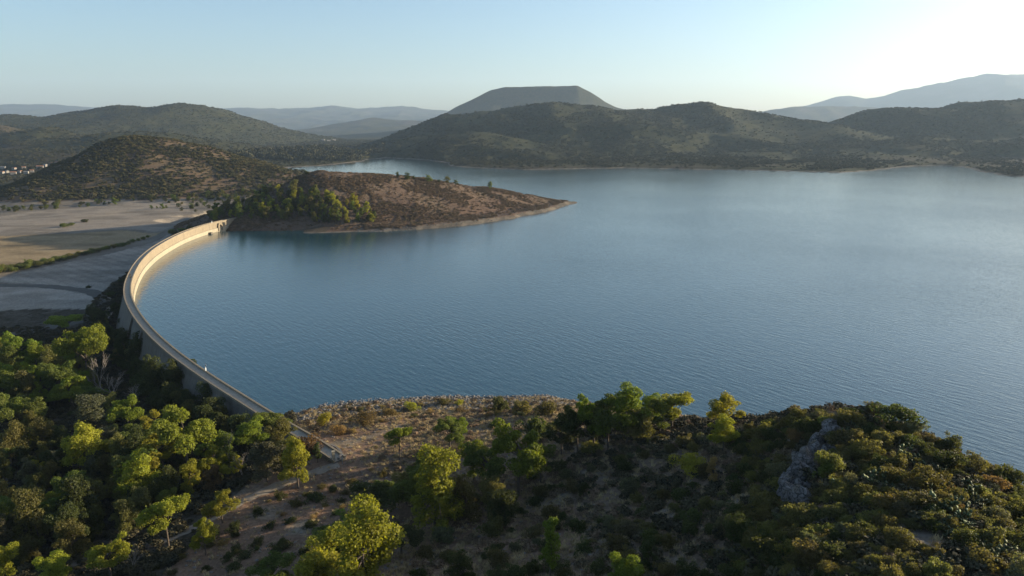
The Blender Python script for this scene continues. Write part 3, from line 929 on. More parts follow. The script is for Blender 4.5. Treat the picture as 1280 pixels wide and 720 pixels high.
# single plants read off the photograph: kind, px, y of the foot, height px, crown px, hue, label
HAND = [
    ('broad', 420, 716, 62, 66, 'yellow', 'golden tree standing just behind the golden pair'),
    ('pine', 592, 604, 52, 44, 'bright', 'bright pine behind the shaded green pine in mid slope'),
    ('broad', 508, 630, 40, 40, 'olive', 'olive tree above the green pine left of the big golden tree'),
    ('pine', 534, 600, 34, 32, 'green', 'small green pine behind the big golden tree'),
    ('pine', 520, 642, 62, 60, 'green', 'green pine on the left side of the big golden tree'),
    ('broad', 578, 652, 58, 56, 'olive', 'olive tree between the big golden tree and the broad lit pine'),
    ('pine', 430, 704, 60, 60, 'green', 'green pine behind the golden pair at the bottom'),
    ('pine', 502, 694, 44, 52, 'dark', 'dark pine right of the largest golden tree'),
    ('broad', 632, 658, 46, 52, 'dark', 'dark tree below the broad lit pine'),
    ('pine', 676, 604, 50, 44, 'green', 'green pine at the right edge of the broad lit pine'),
    ('pine', 760, 562, 66, 56, 'green', 'green pine filling the middle of the ridge clump'),
    ('pine', 702, 570, 52, 52, 'dark', 'dark low pine at the front left of the ridge clump'),
    ('broad', 800, 554, 48, 46, 'olive', 'olive tree in front of the tall layered pine'),
    ('pine', 824, 543, 46, 40, 'green', 'green pine between the small pine and the end of the ridge clump'),
    ('flat_pine', 112, 486, 72, 62, 'bright', 'bright green flat topped pine at the corner of the wood by the dam'),
    ('flat_pine', 84, 424, 30, 44, 'bright', 'spreading green pine alone between the wood and the stubble field'),
    ('bare', 127, 500, 62, 34, 'dead', 'tall bare grey tree with forked top beside the bright flat topped pine'),
    ('bare', 143, 512, 52, 36, 'dead', 'bare grey tree with a round twiggy crown in the dark gap'),
    ('bare', 169, 512, 36, 30, 'dead', 'smallest bare grey tree nearest the foot of the dam'),
    ('pine', 163, 548, 50, 36, 'bright', 'small umbrella shaped pine on a visible trunk below the bare trees'),
    ('broad', 37, 512, 48, 42, 'olive', 'olive round headed tree on the left below the pine canopy'),
    ('pine', 92, 512, 44, 46, 'bright', 'bright topped tree between the olive tree and the bare trees'),
    ('pine', 100, 476, 30, 34, 'olive', 'olive pine hanging below the flat topped pine'),
    ('broad', 115, 545, 50, 54, 'grey', 'grey green spreading tree under the bare trees'),
    ('broad', 55, 566, 42, 34, 'olive', 'upright olive tree left of the large yellowish tree'),
    ('broad', 30, 530, 30, 26, 'grey', 'small grey green tree in the dark left wood'),
    ('broad', 112, 592, 64, 62, 'yellow', 'large yellowish olive tree standing in the dark left wood'),
    ('pine', 236, 602, 90, 66, 'bright', 'tallest many tufted yellow green pine below the dam'),
    ('pine', 204, 590, 54, 62, 'yellow', 'yellow pine on the left flank of the tallest pine'),
    ('pine', 178, 570, 38, 44, 'green', 'green pine left of the tallest pine with a shaded crown'),
    ('broad', 281, 586, 46, 34, 'green', 'narrow green tree right of the tallest pine'),
    ('broad', 158, 632, 62, 44, 'olive', 'olive tree on the left of the joined pair in the wood'),
    ('broad', 187, 620, 52, 40, 'yellow', 'yellow tree on the right of the joined pair with pale trunks'),
    ('broad', 241, 614, 40, 34, 'yellow', 'small yellow tree below the tallest pine'),
    ('broad', 268, 612, 30, 32, 'rust', 'brownish thin tree beside the dirt path'),
    ('pine', 212, 690, 74, 56, 'yellow', 'bright yellow pine by the path at the lower left'),
    ('broad', 102, 662, 66, 62, 'dark', 'dark green rounded tree left of the bright yellow pine'),
    ('broad', 160, 668, 44, 46, 'olive', 'dim olive tree between the dark rounded tree and the bright yellow pine'),
    ('pine', 278, 654, 42, 40, 'yellow', 'small yellow pine above the lone pine by the path'),
    ('pine', 257, 694, 48, 32, 'yellow', 'small lone pine on a thin trunk right of the path'),
    ('broad', 30, 660, 36, 42, 'grey', 'pale grey green shrubby tree at the left edge of the wood'),
    ('pine', 140, 728, 64, 52, 'yellow', 'orange yellow tree with a pointed top at the bottom left'),
    ('pine', 70, 740, 50, 44, 'yellow', 'yellow pine top at the bottom edge left of the pointed tree'),
    ('pine', 8, 738, 60, 48, 'yellow', 'yellow pine cut off by the bottom left corner'),
    ('bare', 168, 712, 32, 30, 'dead', 'bare twiggy shrub right of the pointed yellow tree'),
    ('broad', 270, 538, 40, 46, 'dark', 'dark tree standing against the downstream face of the dam'),
    ('pine', 318, 566, 42, 48, 'bright', 'bright green pine close under the dam crest'),
    ('broad', 354, 572, 50, 42, 'olive', 'olive tree leaning against the dam near its end'),
    ('broad', 334, 602, 52, 54, 'grey', 'grey green tree below the bright pine at the dam'),
    ('broad', 373, 610, 66, 46, 'yellow', 'golden drooping tree in front of the dam end'),
    ('slim', 397, 578, 26, 14, 'dark', 'small dark upright bush at the gap in the dam wall'),
    ('pine', 340, 550, 36, 40, 'green', 'green pine overlapping the dam crest above the olive tree'),
    ('broad', 362, 590, 44, 40, 'olive', 'olive tree between the golden drooping tree and the dam'),
    ('broad', 300, 560, 44, 44, 'dark', 'dark tree hiding the dam face left of the bright pine'),
    ('dry', 384, 566, 26, 46, 'rust', 'rusty red bush on the lake side of the dam end'),
    ('bare', 288, 586, 54, 22, 'dead', 'thin bare trunk between the pines and the dam'),
    ('bare', 303, 600, 36, 30, 'dead', 'white leafless branches under the grey green tree'),
    ('bare', 213, 530, 26, 24, 'dead', 'bare white twigs on the dark slope below the dam'),
    ('pine', 500, 574, 44, 32, 'bright', 'small green pine standing alone on the open slope'),
    ('pine', 562, 562, 42, 40, 'green', 'green bushy pine right of the lone slope pine'),
    ('pine', 574, 552, 30, 26, 'bright', 'brighter small pine touching the green bushy pine'),
    ('broad', 544, 664, 104, 84, 'yellow', 'big golden yellow tree in the middle of the slope'),
    ('pine', 606, 616, 64, 56, 'green', 'shaded green pine left of the broad lit pine'),
    ('pine', 648, 620, 96, 74, 'bright', 'broad bright green pine lit from the right in mid slope'),
    ('broad', 612, 640, 44, 40, 'olive', 'olive tree in front of the broad lit pine'),
    ('broad', 456, 742, 112, 104, 'yellow', 'largest golden tree at the bottom of the slope'),
    ('broad', 396, 750, 74, 74, 'yellow', 'golden tree left of the largest golden tree at the bottom edge'),
    ('pine', 345, 742, 46, 52, 'green', 'green tree at the bottom edge left of the golden pair'),
    ('pine', 467, 654, 50, 56, 'dark', 'dark pine behind the largest golden tree'),
    ('pine', 480, 628, 34, 30, 'green', 'small green pine above the dark pine on the slope'),
    ('pine', 410, 690, 32, 44, 'green', 'low green pine left of the dark pine'),
    ('slim', 688, 722, 84, 30, 'bright', 'slender tree with a bright lit tip in the dark hollow'),
    ('pine', 780, 752, 60, 52, 'bright', 'bright green tree crown at the bottom centre of the hollow'),
    ('pine', 722, 572, 72, 52, 'dark', 'dark shaded tree at the left end of the ridge clump'),
    ('pine', 742, 568, 76, 48, 'bright', 'rounded bright tree beside the dark one in the ridge clump'),
    ('pine', 783, 556, 74, 56, 'bright', 'tall layered pine in the middle of the ridge clump'),
    ('pine', 812, 536, 44, 34, 'bright', 'small pine right of the tall layered pine'),
    ('pine', 840, 538, 48, 48, 'yellow', 'yellow green pine at the right end of the ridge clump'),
    ('broad', 905, 536, 44, 50, 'yellow', 'pale yellow tree standing on the ridge against the lake'),
    ('pine', 903, 566, 46, 38, 'yellow', 'vivid yellow green tree in front of the pale ridge tree'),
    ('bush', 623, 516, 26, 28, 'dark', 'round dark green bush on the point by the lake'),
    ('bush', 651, 517, 20, 34, 'olive', 'olive bush right of the round dark bush'),
    ('bush', 684, 518, 22, 40, 'maquis', 'wide brown green bush before the ridge clump'),
    ('bush', 652, 522, 10, 14, 'grey', 'tiny grey bush in front of the olive bush'),
    ('bush', 741, 568, 22, 36, 'olive', 'olive bush at the foot of the ridge clump'),
    ('bush', 668, 552, 40, 46, 'dark', 'dark bush in the shade left of the ridge clump'),
    ('bush', 862, 590, 30, 50, 'yellow', 'yellow lit bush in the middle of the dark hollow'),
    ('slim', 889, 610, 40, 20, 'straw', 'narrow tree with an orange dead top in the hollow'),
    ('bush', 836, 566, 14, 26, 'maquis', 'brown green bush on the stony rise right of the clump'),
    ('bush', 1116, 530, 30, 70, 'dark', 'dark bush crowning the highest point of the knoll'),
    ('bush', 1034, 600, 34, 38, 'green', 'rounded green bush right of the limestone outcrop'),
    ('bush', 1062, 612, 30, 36, 'grey', 'grey green bush with pale cactus at its foot'),
    ('bush', 1240, 612, 24, 40, 'rust', 'rusty bush on the lakeward edge of the knoll'),
    ('dry', 515, 513, 14, 26, 'yellow', 'yellow bush among the pale shore stones'),
    ('dry', 574, 506, 8, 16, 'yellow', 'small yellow bush at the right end of the shore stones'),
    ('dry', 406, 532, 22, 26, 'yellow', 'yellow green bush at the shore right of the dam'),
    ('dry', 455, 528, 16, 44, 'rust', 'broad brown bush on the shore slope'),
    ('dry', 425, 542, 14, 34, 'straw', 'straw brown bush below the yellow green shore bush'),
    ('dry', 489, 520, 12, 28, 'rust', 'brown bush right of the broad brown shore bush'),
    ('dry', 556, 506, 10, 26, 'maquis', 'brown green shore bush behind the small yellow bush'),
]
for k, px, yb, hp, wp, hue, lab in HAND:
    p = hit(px, yb)
    if p is None:
        continue
    s = mpp(p)
    plant(k, p.x, p.y, hp * s * 1.03, wp * s, hue, lab, z=p.z)

for i in range(24):
    p = hit(1128 + i * 4.4, 672 + i * 2.2)
    PLACED.append((p.x, p.y, 1.7))

SPINE = smooth_path([(1040, 546), (1028, 558), (1016, 574), (1006, 592), (994, 606), (986, 620), (998, 632)], 15)
for px, py in SPINE:
    p = hit(px - 2, py + 6)
    PLACED.append((p.x, p.y, 2.6))

def fill(zone, poly, mix, n, gap=.8, tries=None, group=None, name=None):
    "plants spread over a patch of ground outlined in the photograph; mix: kind, hue, weight, height m, width m"
    xs, ys = [q[0] for q in poly], [q[1] for q in poly]
    got = 0
    for _ in range(tries or n * 30):
        if got >= n:
            break
        px, py = RND.uniform(min(xs), max(xs)), RND.uniform(min(ys), max(ys))
        if not inside(np.array([px]), np.array([py]), poly)[0]:
            continue
        p = hit(px, py)
        if p is None or p.z < -14.5 or (p.z < .6 and not (p.x < -50 and p.y < 1300)):
            continue
        k, hue, _w, hh, ww = RND.choices(mix, [m[2] for m in mix])[0]
        f = RND.uniform(.55, 1.15) * (1.35 if RND.random() < .22 else 1)
        h, wd = hh * f * RND.uniform(.85, 1.15), ww * f
        if any((p.x - a) ** 2 + (p.y - b) ** 2 < (gap * (r + wd / 2) * .62) ** 2 for a, b, r in PLACED):
            continue
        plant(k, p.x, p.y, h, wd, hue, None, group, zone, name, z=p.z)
        got += 1
    return got

# the wood below the dam
fill('in the canopy beside the stubble field', [(-10, 450), (60, 450), (100, 455), (130, 500), (60, 515), (-10, 515)],
     [('pine', 'green', 4, 12, 8.5), ('pine', 'bright', 4, 13, 8.5), ('broad', 'olive', 2, 12, 8)], 60, .55, group='trees in the canopy beside the stubble field')
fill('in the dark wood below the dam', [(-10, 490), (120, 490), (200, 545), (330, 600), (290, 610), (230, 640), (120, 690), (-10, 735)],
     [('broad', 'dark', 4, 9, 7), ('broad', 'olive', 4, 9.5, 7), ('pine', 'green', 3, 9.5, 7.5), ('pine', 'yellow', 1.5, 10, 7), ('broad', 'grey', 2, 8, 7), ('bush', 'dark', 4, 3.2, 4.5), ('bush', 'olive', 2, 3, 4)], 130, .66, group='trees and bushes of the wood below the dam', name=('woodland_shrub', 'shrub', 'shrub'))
fill('along the shaded foot of the dam', [(110, 400), (150, 400), (165, 430), (200, 470), (262, 520), (300, 548), (270, 560), (200, 520), (150, 460), (118, 425)],
     [('bush', 'dark', 3, 5, 7), ('broad', 'dark', 5, 10.5, 8), ('broad', 'olive', 1, 9, 7), ('low', 'dark', 1, 1.8, 5)], 95, .5, group='bushes along the foot of the dam', name=('woodland_shrub', 'shrub', 'shrub'))
# open slope
fill('on the bare slope above the path', [(290, 640), (450, 588), (600, 540), (640, 520), (590, 560), (500, 640), (330, 718), (180, 718)],
     [('low', 'dark', 4, 1.4, 4), ('low', 'maquis', 3, 1.2, 3.4), ('dry', 'straw', 2, 1.0, 2.4), ('bush', 'dark', 1, 2, 3)], 70, 1.25, group='shrubs on the bare slope')
fill('on the stony shore by the dam', [(400, 515), (470, 508), (600, 503), (700, 516), (640, 522), (480, 530), (430, 545)],
     [('dry', 'rust', 2, 1.4, 4), ('dry', 'straw', 2, 1.2, 3), ('low', 'maquis', 2, 1.2, 3)], 26, 1.1, group='bushes along the stony shore')
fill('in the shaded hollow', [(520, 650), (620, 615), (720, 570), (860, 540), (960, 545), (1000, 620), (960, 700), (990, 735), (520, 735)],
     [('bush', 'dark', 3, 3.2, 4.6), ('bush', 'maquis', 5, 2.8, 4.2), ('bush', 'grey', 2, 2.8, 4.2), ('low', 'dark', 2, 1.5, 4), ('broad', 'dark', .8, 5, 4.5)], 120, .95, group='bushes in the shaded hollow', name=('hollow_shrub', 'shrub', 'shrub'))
fill('on the left flank of the knoll', [(900, 545), (1040, 528), (1000, 560), (960, 600), (1010, 650), (1000, 735), (900, 735), (950, 640)],
     [('bush', 'maquis', 4, 2.8, 3.8), ('bush', 'dark', 4, 2.8, 4), ('bush', 'rust', .5, 2.6, 3.4), ('bush', 'olive', 2, 2.8, 3.6)], 90, .6, group='bushes on the left flank of the knoll', name=('flank_shrub', 'shrub', 'shrub'))
fill('on the sunlit side of the knoll', [(960, 525), (1030, 500), (1100, 492), (1160, 515), (1230, 575), (1300, 620), (1300, 735), (1235, 735), (1200, 690), (1130, 660), (1020, 735), (1000, 650), (1040, 600)],
     [('bush', 'maquis', 6, 2.6, 3.9), ('bush', 'olive', 4, 2.5, 3.7), ('bush', 'grey', 1, 2.4, 3.6), ('bush', 'dark', 2.5, 2.6, 3.9), ('bush', 'rust', .5, 1.9, 2.9)], 215, .5, group='bushes on the sunlit side of the knoll')
fill('by the bare strip on the knoll', [(1000, 735), (1060, 680), (1140, 672), (1215, 735)],
     [('bush', 'olive', 4, 1.8, 2.8), ('bush', 'maquis', 4, 1.8, 2.8), ('dry', 'straw', 1, 1.2, 2)], 40, .62, group='bushes by the bare strip on the knoll')
for i, (px, py, sc) in enumerate([(1136, 575, 1.3), (1148, 586, 1), (1168, 592, 1.1), (1100, 612, 1.5), (1112, 618, 1), (1058, 618, 1), (1180, 640, 1.4), (1196, 650, 1.6), (1170, 652, 1.1), (1210, 662, 1.3), (1192, 672, 1.2),
                                  (1206, 628, 1.3), (1222, 640, 1.2), (1232, 650, .9), (1216, 690, 1.3), (1232, 704, 1.4), (1246, 712, 1.1), (1204, 682, .9), (1186, 622, 1), (1060, 548, 1), (1076, 540, .9), (1212, 615, 1.0)]):
    p = hit(px, py)
    plant('pear', p.x, p.y, 2.0 * sc, 2.6 * sc, 'pad', None, 'prickly pears on the knoll', 'among the bushes of the knoll', z=p.z + .4)

# headland grove, crest trees, hedge and field bushes
fill('in the grove beyond the dam', [(258, 276), (310, 274), (400, 279), (470, 279), (462, 262), (440, 252), (360, 240), (330, 246), (290, 262), (262, 270)],
     [('grove', 'yellow', 4, 10.5, 7), ('grove', 'green', 4, 10, 7.5), ('grove', 'olive', 4, 10, 7), ('grove', 'dark', 2, 8, 7)], 150, .62, group='trees of the grove at the far end of the dam')
for i, (px, yb, hp, wp, hue, lab) in enumerate([
        (497, 222, 7, 6, 'dark', 'leftmost small tree on the crest line of the headland'), (508, 224, 9, 11, 'dark', 'broad dark tree on the headland crest line'),
        (517, 224, 5, 6, 'dark', 'small tree right of the broad dark crest tree'), (536, 227, 9, 12, 'green', 'rounded green tree midway along the headland crest'),
        (559, 229, 9, 9, 'olive', 'upright olive tree on the headland crest'), (570, 230, 6, 7, 'green', 'small tree right of the upright olive crest tree'),
        (548, 228, 4, 7, 'dark', 'low dark tree between the two larger crest trees'), (613, 237, 10, 7, 'green', 'last tall tree near the tip of the headland'), (383, 219, 6, 8, 'dark', 'lone tree on the upper left brow of the headland')]):
    for dy in range(14):
        p = hit(px, yb + dy)
        if p and p.y < 1000:
            break
    if p:
        s = mpp(p)
        plant('grove', p.x, p.y, hp * s, wp * s, hue, lab, 'trees on the crest line of the headland', z=p.z)
fill('at the foot of the round hill', [(0, 262), (60, 256), (140, 251), (230, 246), (300, 236), (345, 232), (340, 240), (250, 258), (180, 252), (80, 262), (0, 266)],
     [('grove', 'green', 3, 6, 7), ('grove', 'dark', 3, 5, 7), ('grove', 'olive', 2, 5, 7)], 95, .75, group='trees at the foot of the round hill')
fill('between the round hill and the grove', [(180, 262), (240, 256), (300, 240), (345, 236), (330, 250), (262, 272), (225, 268)],
     [('grove', 'dark', 4, 5, 7), ('grove', 'green', 2, 5, 6)], 40, .8, group='trees between the round hill and the grove')
hedge = smooth_path([(-20, 346), (30, 336), (60, 330), (100, 320), (135, 312), (156, 307), (185, 298)], 34)
for i, (px, py) in enumerate(hedge):
    p = hit(px, py + RND.uniform(-1, 1))
    big = 1.9 - 1.1 * i / 34
    plant('bush', p.x, p.y, 4.2 * big * RND.uniform(.8, 1.2), 7 * big * RND.uniform(.8, 1.2), RND.choice(['green', 'dark', 'green', 'olive']), None, 'bushes of the hedge between the fields', 'in the hedge between the fields', ('hedge_bush', 'hedge', 'hedge bush'), z=p.z)
for px, py, hp, wp, hue, lab in [(80, 284, 7, 14, 'green', 'left and largest bush of the row in the pale field'), (90, 282, 5, 10, 'green', 'middle bush of the row in the pale field'), (106, 278, 5, 12, 'dark', 'right bush of the row in the pale field'),
                                 (216, 293, 9, 16, 'green', 'left green bush behind the far dam'), (228, 291, 8, 14, 'green', 'middle green bush behind the far dam'), (238, 288, 7, 14, 'dark', 'right dark bush behind the far dam'),
                                 (139, 370, 8, 18, 'dark', 'round dark bush by the track at the dam foot'), (111, 360, 5, 8, 'dark', 'tiny dark bush on the ploughed field'), (152, 353, 6, 12, 'dark', 'dark bush close behind the dam bend')]:
    p = hit(px, py)
    s = mpp(p)
    plant('bush', p.x, p.y, hp * s, wp * s, hue, lab, z=p.z)

# labels of the plants that were spread over a patch
ORD = 'first second third fourth fifth sixth seventh eighth ninth tenth eleventh twelfth thirteenth fourteenth fifteenth sixteenth seventeenth eighteenth nineteenth twentieth'.split()
from collections import defaultdict
by = defaultdict(list)
for a in AUTO:
    by[(a[1], a[2])].append(a)
cls = defaultdict(list)
for (zone, word), L in by.items():
    q = np.quantile([a[4] for a in L], [.34, .67])
    for a in L:
        sz = '' if len(L) < 6 else 'small ' if a[4] < q[0] else 'large ' if a[4] > q[1] else ''
        cls[(zone, word, a[3], sz)].append(a)
for (zone, word, hw, sz), L in cls.items():
    what = ('medium ' if not sz and len(by[(zone, word)]) >= 6 else sz) + hw + ' ' + word
    L.sort(key=lambda a: a[6])
    rows = [L] if len(L) <= 8 else np.array_split(np.array(L, dtype=object), 2) if len(L) <= 18 else np.array_split(np.array(L, dtype=object), 3)
    rn = [''] if len(rows) == 1 else ['front row ', 'back row '] if len(rows) == 2 else ['front row ', 'middle row ', 'back row ']
    for row, r_ in zip(rows, rn):
        row = sorted(list(row), key=lambda a: a[5])
        for i, a in enumerate(row):
            a[0]['label'] = (what + ' ' + zone) if len(row) == 1 and not r_ else f'{ORD[i]} from left {r_}{what} {zone}'
            if a[7]:
                a[0]['group'] = a[7]

# ------------------------------------------------------------------ countless scrub, stones and grass
def scatter(name, pts, proto, label, smin, smax, squash=1.0):
    me = bpy.data.meshes.new(name)
    P = np.asarray(pts, np.float32)
    me.vertices.add(len(P))
    me.vertices.foreach_set('co', P.ravel())
    r = np.random.default_rng(len(P))
    for an, val in (('size', smin + (smax - smin) * r.random(len(P)) ** 1.6), ('yaw', r.random(len(P)) * 6.28)):
        a = me.attributes.new(an, 'FLOAT', 'POINT')
        a.data.foreach_set('value', val.astype(np.float32))
    o = put(name, me, kind='stuff', label=label)
    ng = bpy.data.node_groups.new(name, 'GeometryNodeTree')
    ng.interface.new_socket('Geometry', in_out='INPUT', socket_type='NodeSocketGeometry')
    ng.interface.new_socket('Geometry', in_out='OUTPUT', socket_type='NodeSocketGeometry')
    gi, go = ng.nodes.new('NodeGroupInput'), ng.nodes.new('NodeGroupOutput')
    oi = ng.nodes.new('GeometryNodeObjectInfo')
    oi.inputs['Object'].default_value = proto
    oi.inputs['As Instance'].default_value = True
    ip = ng.nodes.new('GeometryNodeInstanceOnPoints')
    na = ng.nodes.new('GeometryNodeInputNamedAttribute')
    na.data_type = 'FLOAT'
    na.inputs[0].default_value = 'size'
    ny = ng.nodes.new('GeometryNodeInputNamedAttribute')
    ny.data_type = 'FLOAT'
    ny.inputs[0].default_value = 'yaw'
    cx = ng.nodes.new('ShaderNodeCombineXYZ')
    sx = ng.nodes.new('ShaderNodeCombineXYZ')
    sq = ng.nodes.new('ShaderNodeMath')
    sq.operation = 'MULTIPLY'
    sq.inputs[1].default_value = squash
    L = ng.links.new
    L(gi.outputs[0], ip.inputs['Points'])
    L(oi.outputs['Geometry'], ip.inputs['Instance'])
    L(ny.outputs[0], cx.inputs['Z'])
    L(cx.outputs[0], ip.inputs['Rotation'])
    L(na.outputs[0], sx.inputs[0])
    L(na.outputs[0], sx.inputs[1])
    L(na.outputs[0], sq.inputs[0])
    L(sq.outputs[0], sx.inputs[2])
    L(sx.outputs[0], ip.inputs['Scale'])
    L(ip.outputs[0], go.inputs[0])
    md = o.modifiers.new('scatter', 'NODES')
    md.node_group = ng
    return o

def scrub_mat(name, a, b):
    m, t, p = material(name)
    oi = N(t, 'ShaderNodeObjectInfo')
    tone = N(t, 'ShaderNodeAttribute', attribute_name='tone').outputs['Fac']
    c = mixc(t, oi.outputs['Random'], a, b)
    c = mixc(t, 1.0, c, math_(t, 'ADD', math_(t, 'MULTIPLY', tone, .8), .6), 'MULTIPLY')
    t.links.new(c, p.inputs['Base Color'])
    p.inputs['Roughness'].default_value = .9
    return m
M_SCRUB = scrub_mat('hill_scrub', (.040, .044, .018), (.092, .074, .030))
M_FAR = scrub_mat('far_scrub', (.026, .030, .015), (.052, .048, .024))
M_BROWN = scrub_mat('brown_scrub', (.085, .066, .036), (.20, .13, .080))
M_GRASS = scrub_mat('dry_grass', (.30, .22, .11), (.42, .33, .17))
M_UNDER = scrub_mat('undergrowth', (.035, .034, .018), (.085, .070, .035))

def tiny(name, mat, seed, n=46, h=.55, nl=6, size=.14, grass=False):
    r = random.Random(seed)
    if grass:
        g = np.random.default_rng(seed)
        a = g.random(26) * 6.28
        b = np.c_[g.normal(size=26) * .18, g.normal(size=26) * .18, np.zeros(26)]
        tip = b + np.c_[np.cos(a) * .28, np.sin(a) * .28, .35 + g.random(26) * .3]
        s = np.c_[-np.sin(a), np.cos(a), a * 0] * .035
        return mesh_np(name, np.stack([b - s, b + s, tip], 1).reshape(-1, 3), np.arange(78).reshape(-1, 3), mat, False, np.repeat(g.random(26), 3))
    lob = [(0, 0, h * .5, .38, h * .5)] + [(r.uniform(-.3, .3), r.uniform(-.3, .3), h * r.uniform(.4, .8), .25, h * .35) for _ in range(nl)]
    return leaf_cloud(name, lob, n, size, seed, .3, mat, inner=.7)

def pick(mask, n, pad=0):
    "random ground points inside faces where mask holds, spread evenly over the area"
    q = Q[mask[Q].all(1)]
    e1, e2 = V[q[:, 1]] - V[q[:, 0]], V[q[:, 3]] - V[q[:, 0]]
    ar = np.linalg.norm(np.cross(e1, e2), axis=1)
    k = rng.choice(len(q), n, p=ar / ar.sum())
    a, b = rng.random((n, 1)), rng.random((n, 1))
    return V[q[k, 0]] + e1[k] * a + e2[k] * b

def sample_thing(name, mesh, x, y, label, cat):
    o = put(name, mesh, label=label, category=cat)
    o.location = (x, y, drop(x, y) - .03)
    return o
p = hit(470, 560)
s1 = sample_thing('low_shrub', tiny('low_shrub', M_SCRUB, 301, 110), p.x, p.y, 'knee high green shrub alone on the bare slope below the shore', 'shrub')
p = hit(600, 528)
s5 = sample_thing('shrub', tiny('shrub', M_FAR, 305, 110), p.x, p.y, 'small dark shrub on the bare ground near the shore point', 'shrub')
p = hit(452, 566)
s2 = sample_thing('dry_bush', tiny('dry_bush', M_BROWN, 302, 190, size=.085), p.x, p.y, 'knee high brown shrub right of the gate at the dam end', 'bush')
p = hit(520, 556)
s3 = sample_thing('grass_tuft', tiny('grass_tuft', M_GRASS, 303, grass=True), p.x, p.y, 'tuft of dry grass right of the lone slope pine', 'grass')
p = hit(250, 640)
s4 = sample_thing('fern_clump', tiny('fern_clump', M_UNDER, 304, 260, size=.075), p.x, p.y, 'low dark plant clump at the left edge of the path', 'plant')
infan = np.abs(AZ.ravel()) < RAD(44)
dry = (SD > 3) & infan
cov = fbm(X, Y, 45, 4, 201)
scatter('hill_scrub', np.concatenate([pick((REGI == 2) & dry & (cov > -.15) & (Y < 1400), 6500), pick((REGI == 2) & dry & (Y < 1400), 5000)]), s1, 'dark green scrub dotting the round hill', 2.0, 6.5, .8)
scatter('headland_scrub', np.concatenate([pick(HDM & dry & (SD > 4) & (fbm(X, Y, 30, 4, 207) > -.05), 14000), pick(HDM & dry & (SD > 4), 6000)]), s2, 'low brown scrub covering the headland', 1.2, 3.6, .6)
farland = dry & (Y > 1300) & (Y < 4300) & (H < 260)
scatter('far_scrub', np.concatenate([pick(farland & (X > -300) & (fbm(X, Y, 180, 4, 205) > -.1), 34000), pick(farland & (X > -300), 14000), pick(farland & (X < -200), 26000)]), s5, 'scattered scrub and trees on the hills and plain beyond the lake', 3.5, 10, .75)
wl2 = farland & (Y > 1900) & (Y < 2500) & (X > -760) & (X < -430) & (H < 30)
if wl2.sum() > 50:
    scatter('woodland', pick(wl2, 900), s5, 'belt of trees on the plain beyond the narrow end of the lake', 10, 18, 1.4)
opn = fore & dry & ~wood & ~knl & (Y < 300) & (X > -110)
scatter('dry_grass', np.concatenate([pick(opn & (cov > -.1), 12000), pick(opn, 4000), pick(knl & dry, 9000)]), s3, 'dry grass growing over the bare slope', .5, 1.5, .9)
scatter('slope_scrub', np.concatenate([pick(opn & (cov > 0), 1100), pick(knl & dry, 1600)]), s2, 'low brown scrub scattered over the slope', .8, 2.4, .8)
scatter('undergrowth', np.concatenate([pick(wood & dry & (Y > 95) & (Y < 360), 6500), pick(DARKTOE & dry, 1500), pick(knl & dry, 1600)]), s4, 'dark undergrowth below the trees of the wood', 1.2, 3.6, .8)

def rock_mesh(name, seed, mat, sub=2, amp=.35, sc=(1, 1, 1), freq=1.6):
    bm = bmesh.new()
    bmesh.ops.create_icosphere(bm, subdivisions=sub, radius=1)
    P = np.array([v.co[:] for v in bm.verts])
    r = np.random.default_rng(seed)
    for _ in range(9 if sub < 3 else 34):                       # cleave flat faces
        d = r.normal(size=3)
        d /= np.linalg.norm(d)
        h = r.uniform(.55, .85) if sub < 3 else r.uniform(.5, .92)
        o_ = P @ d - h
        P = P - np.clip(o_, 0, None)[:, None] * d * .95
    nz = fbm(P[:, 0] * freq + seed, P[:, 1] * freq + P[:, 2] * 1.3, 1.0, 4, seed)
    P = P * (1 + amp * nz[:, None]) * np.array(sc)
    for v, c_ in zip(bm.verts, P):
        v.co = c_
    me = bpy.data.meshes.new(name)
    bm.to_mesh(me)
    bm.free()
    me.materials.append(mat)
    return me
p = hit(468, 540)
st = sample_thing('boulder', rock_mesh('boulder', 5, M_STONE, 1, .25, (.5, .42, .34)), p.x, p.y, 'single pale boulder on the slope above the shore bushes', 'rock')
scatter('shore_stones', np.concatenate([pick((SD > -4) & (SD < 16) & infan & (X > -75) & (X < 30) & (Y < 320) & (Y > 190), 3800),
                                        pick((SD > -3) & (SD < 13) & infan & (X > -140) & (X < 140) & (Y > 560) & (Y < 900), 1700)]), st, 'grey stones strewn along the waterline', .4, 1.7, 1.0)
scatter('slope_stones', np.concatenate([pick(opn, 3200), pick(knl & dry, 700)]), st, 'small stones strewn over the bare slope', .25, 1.1, .8)

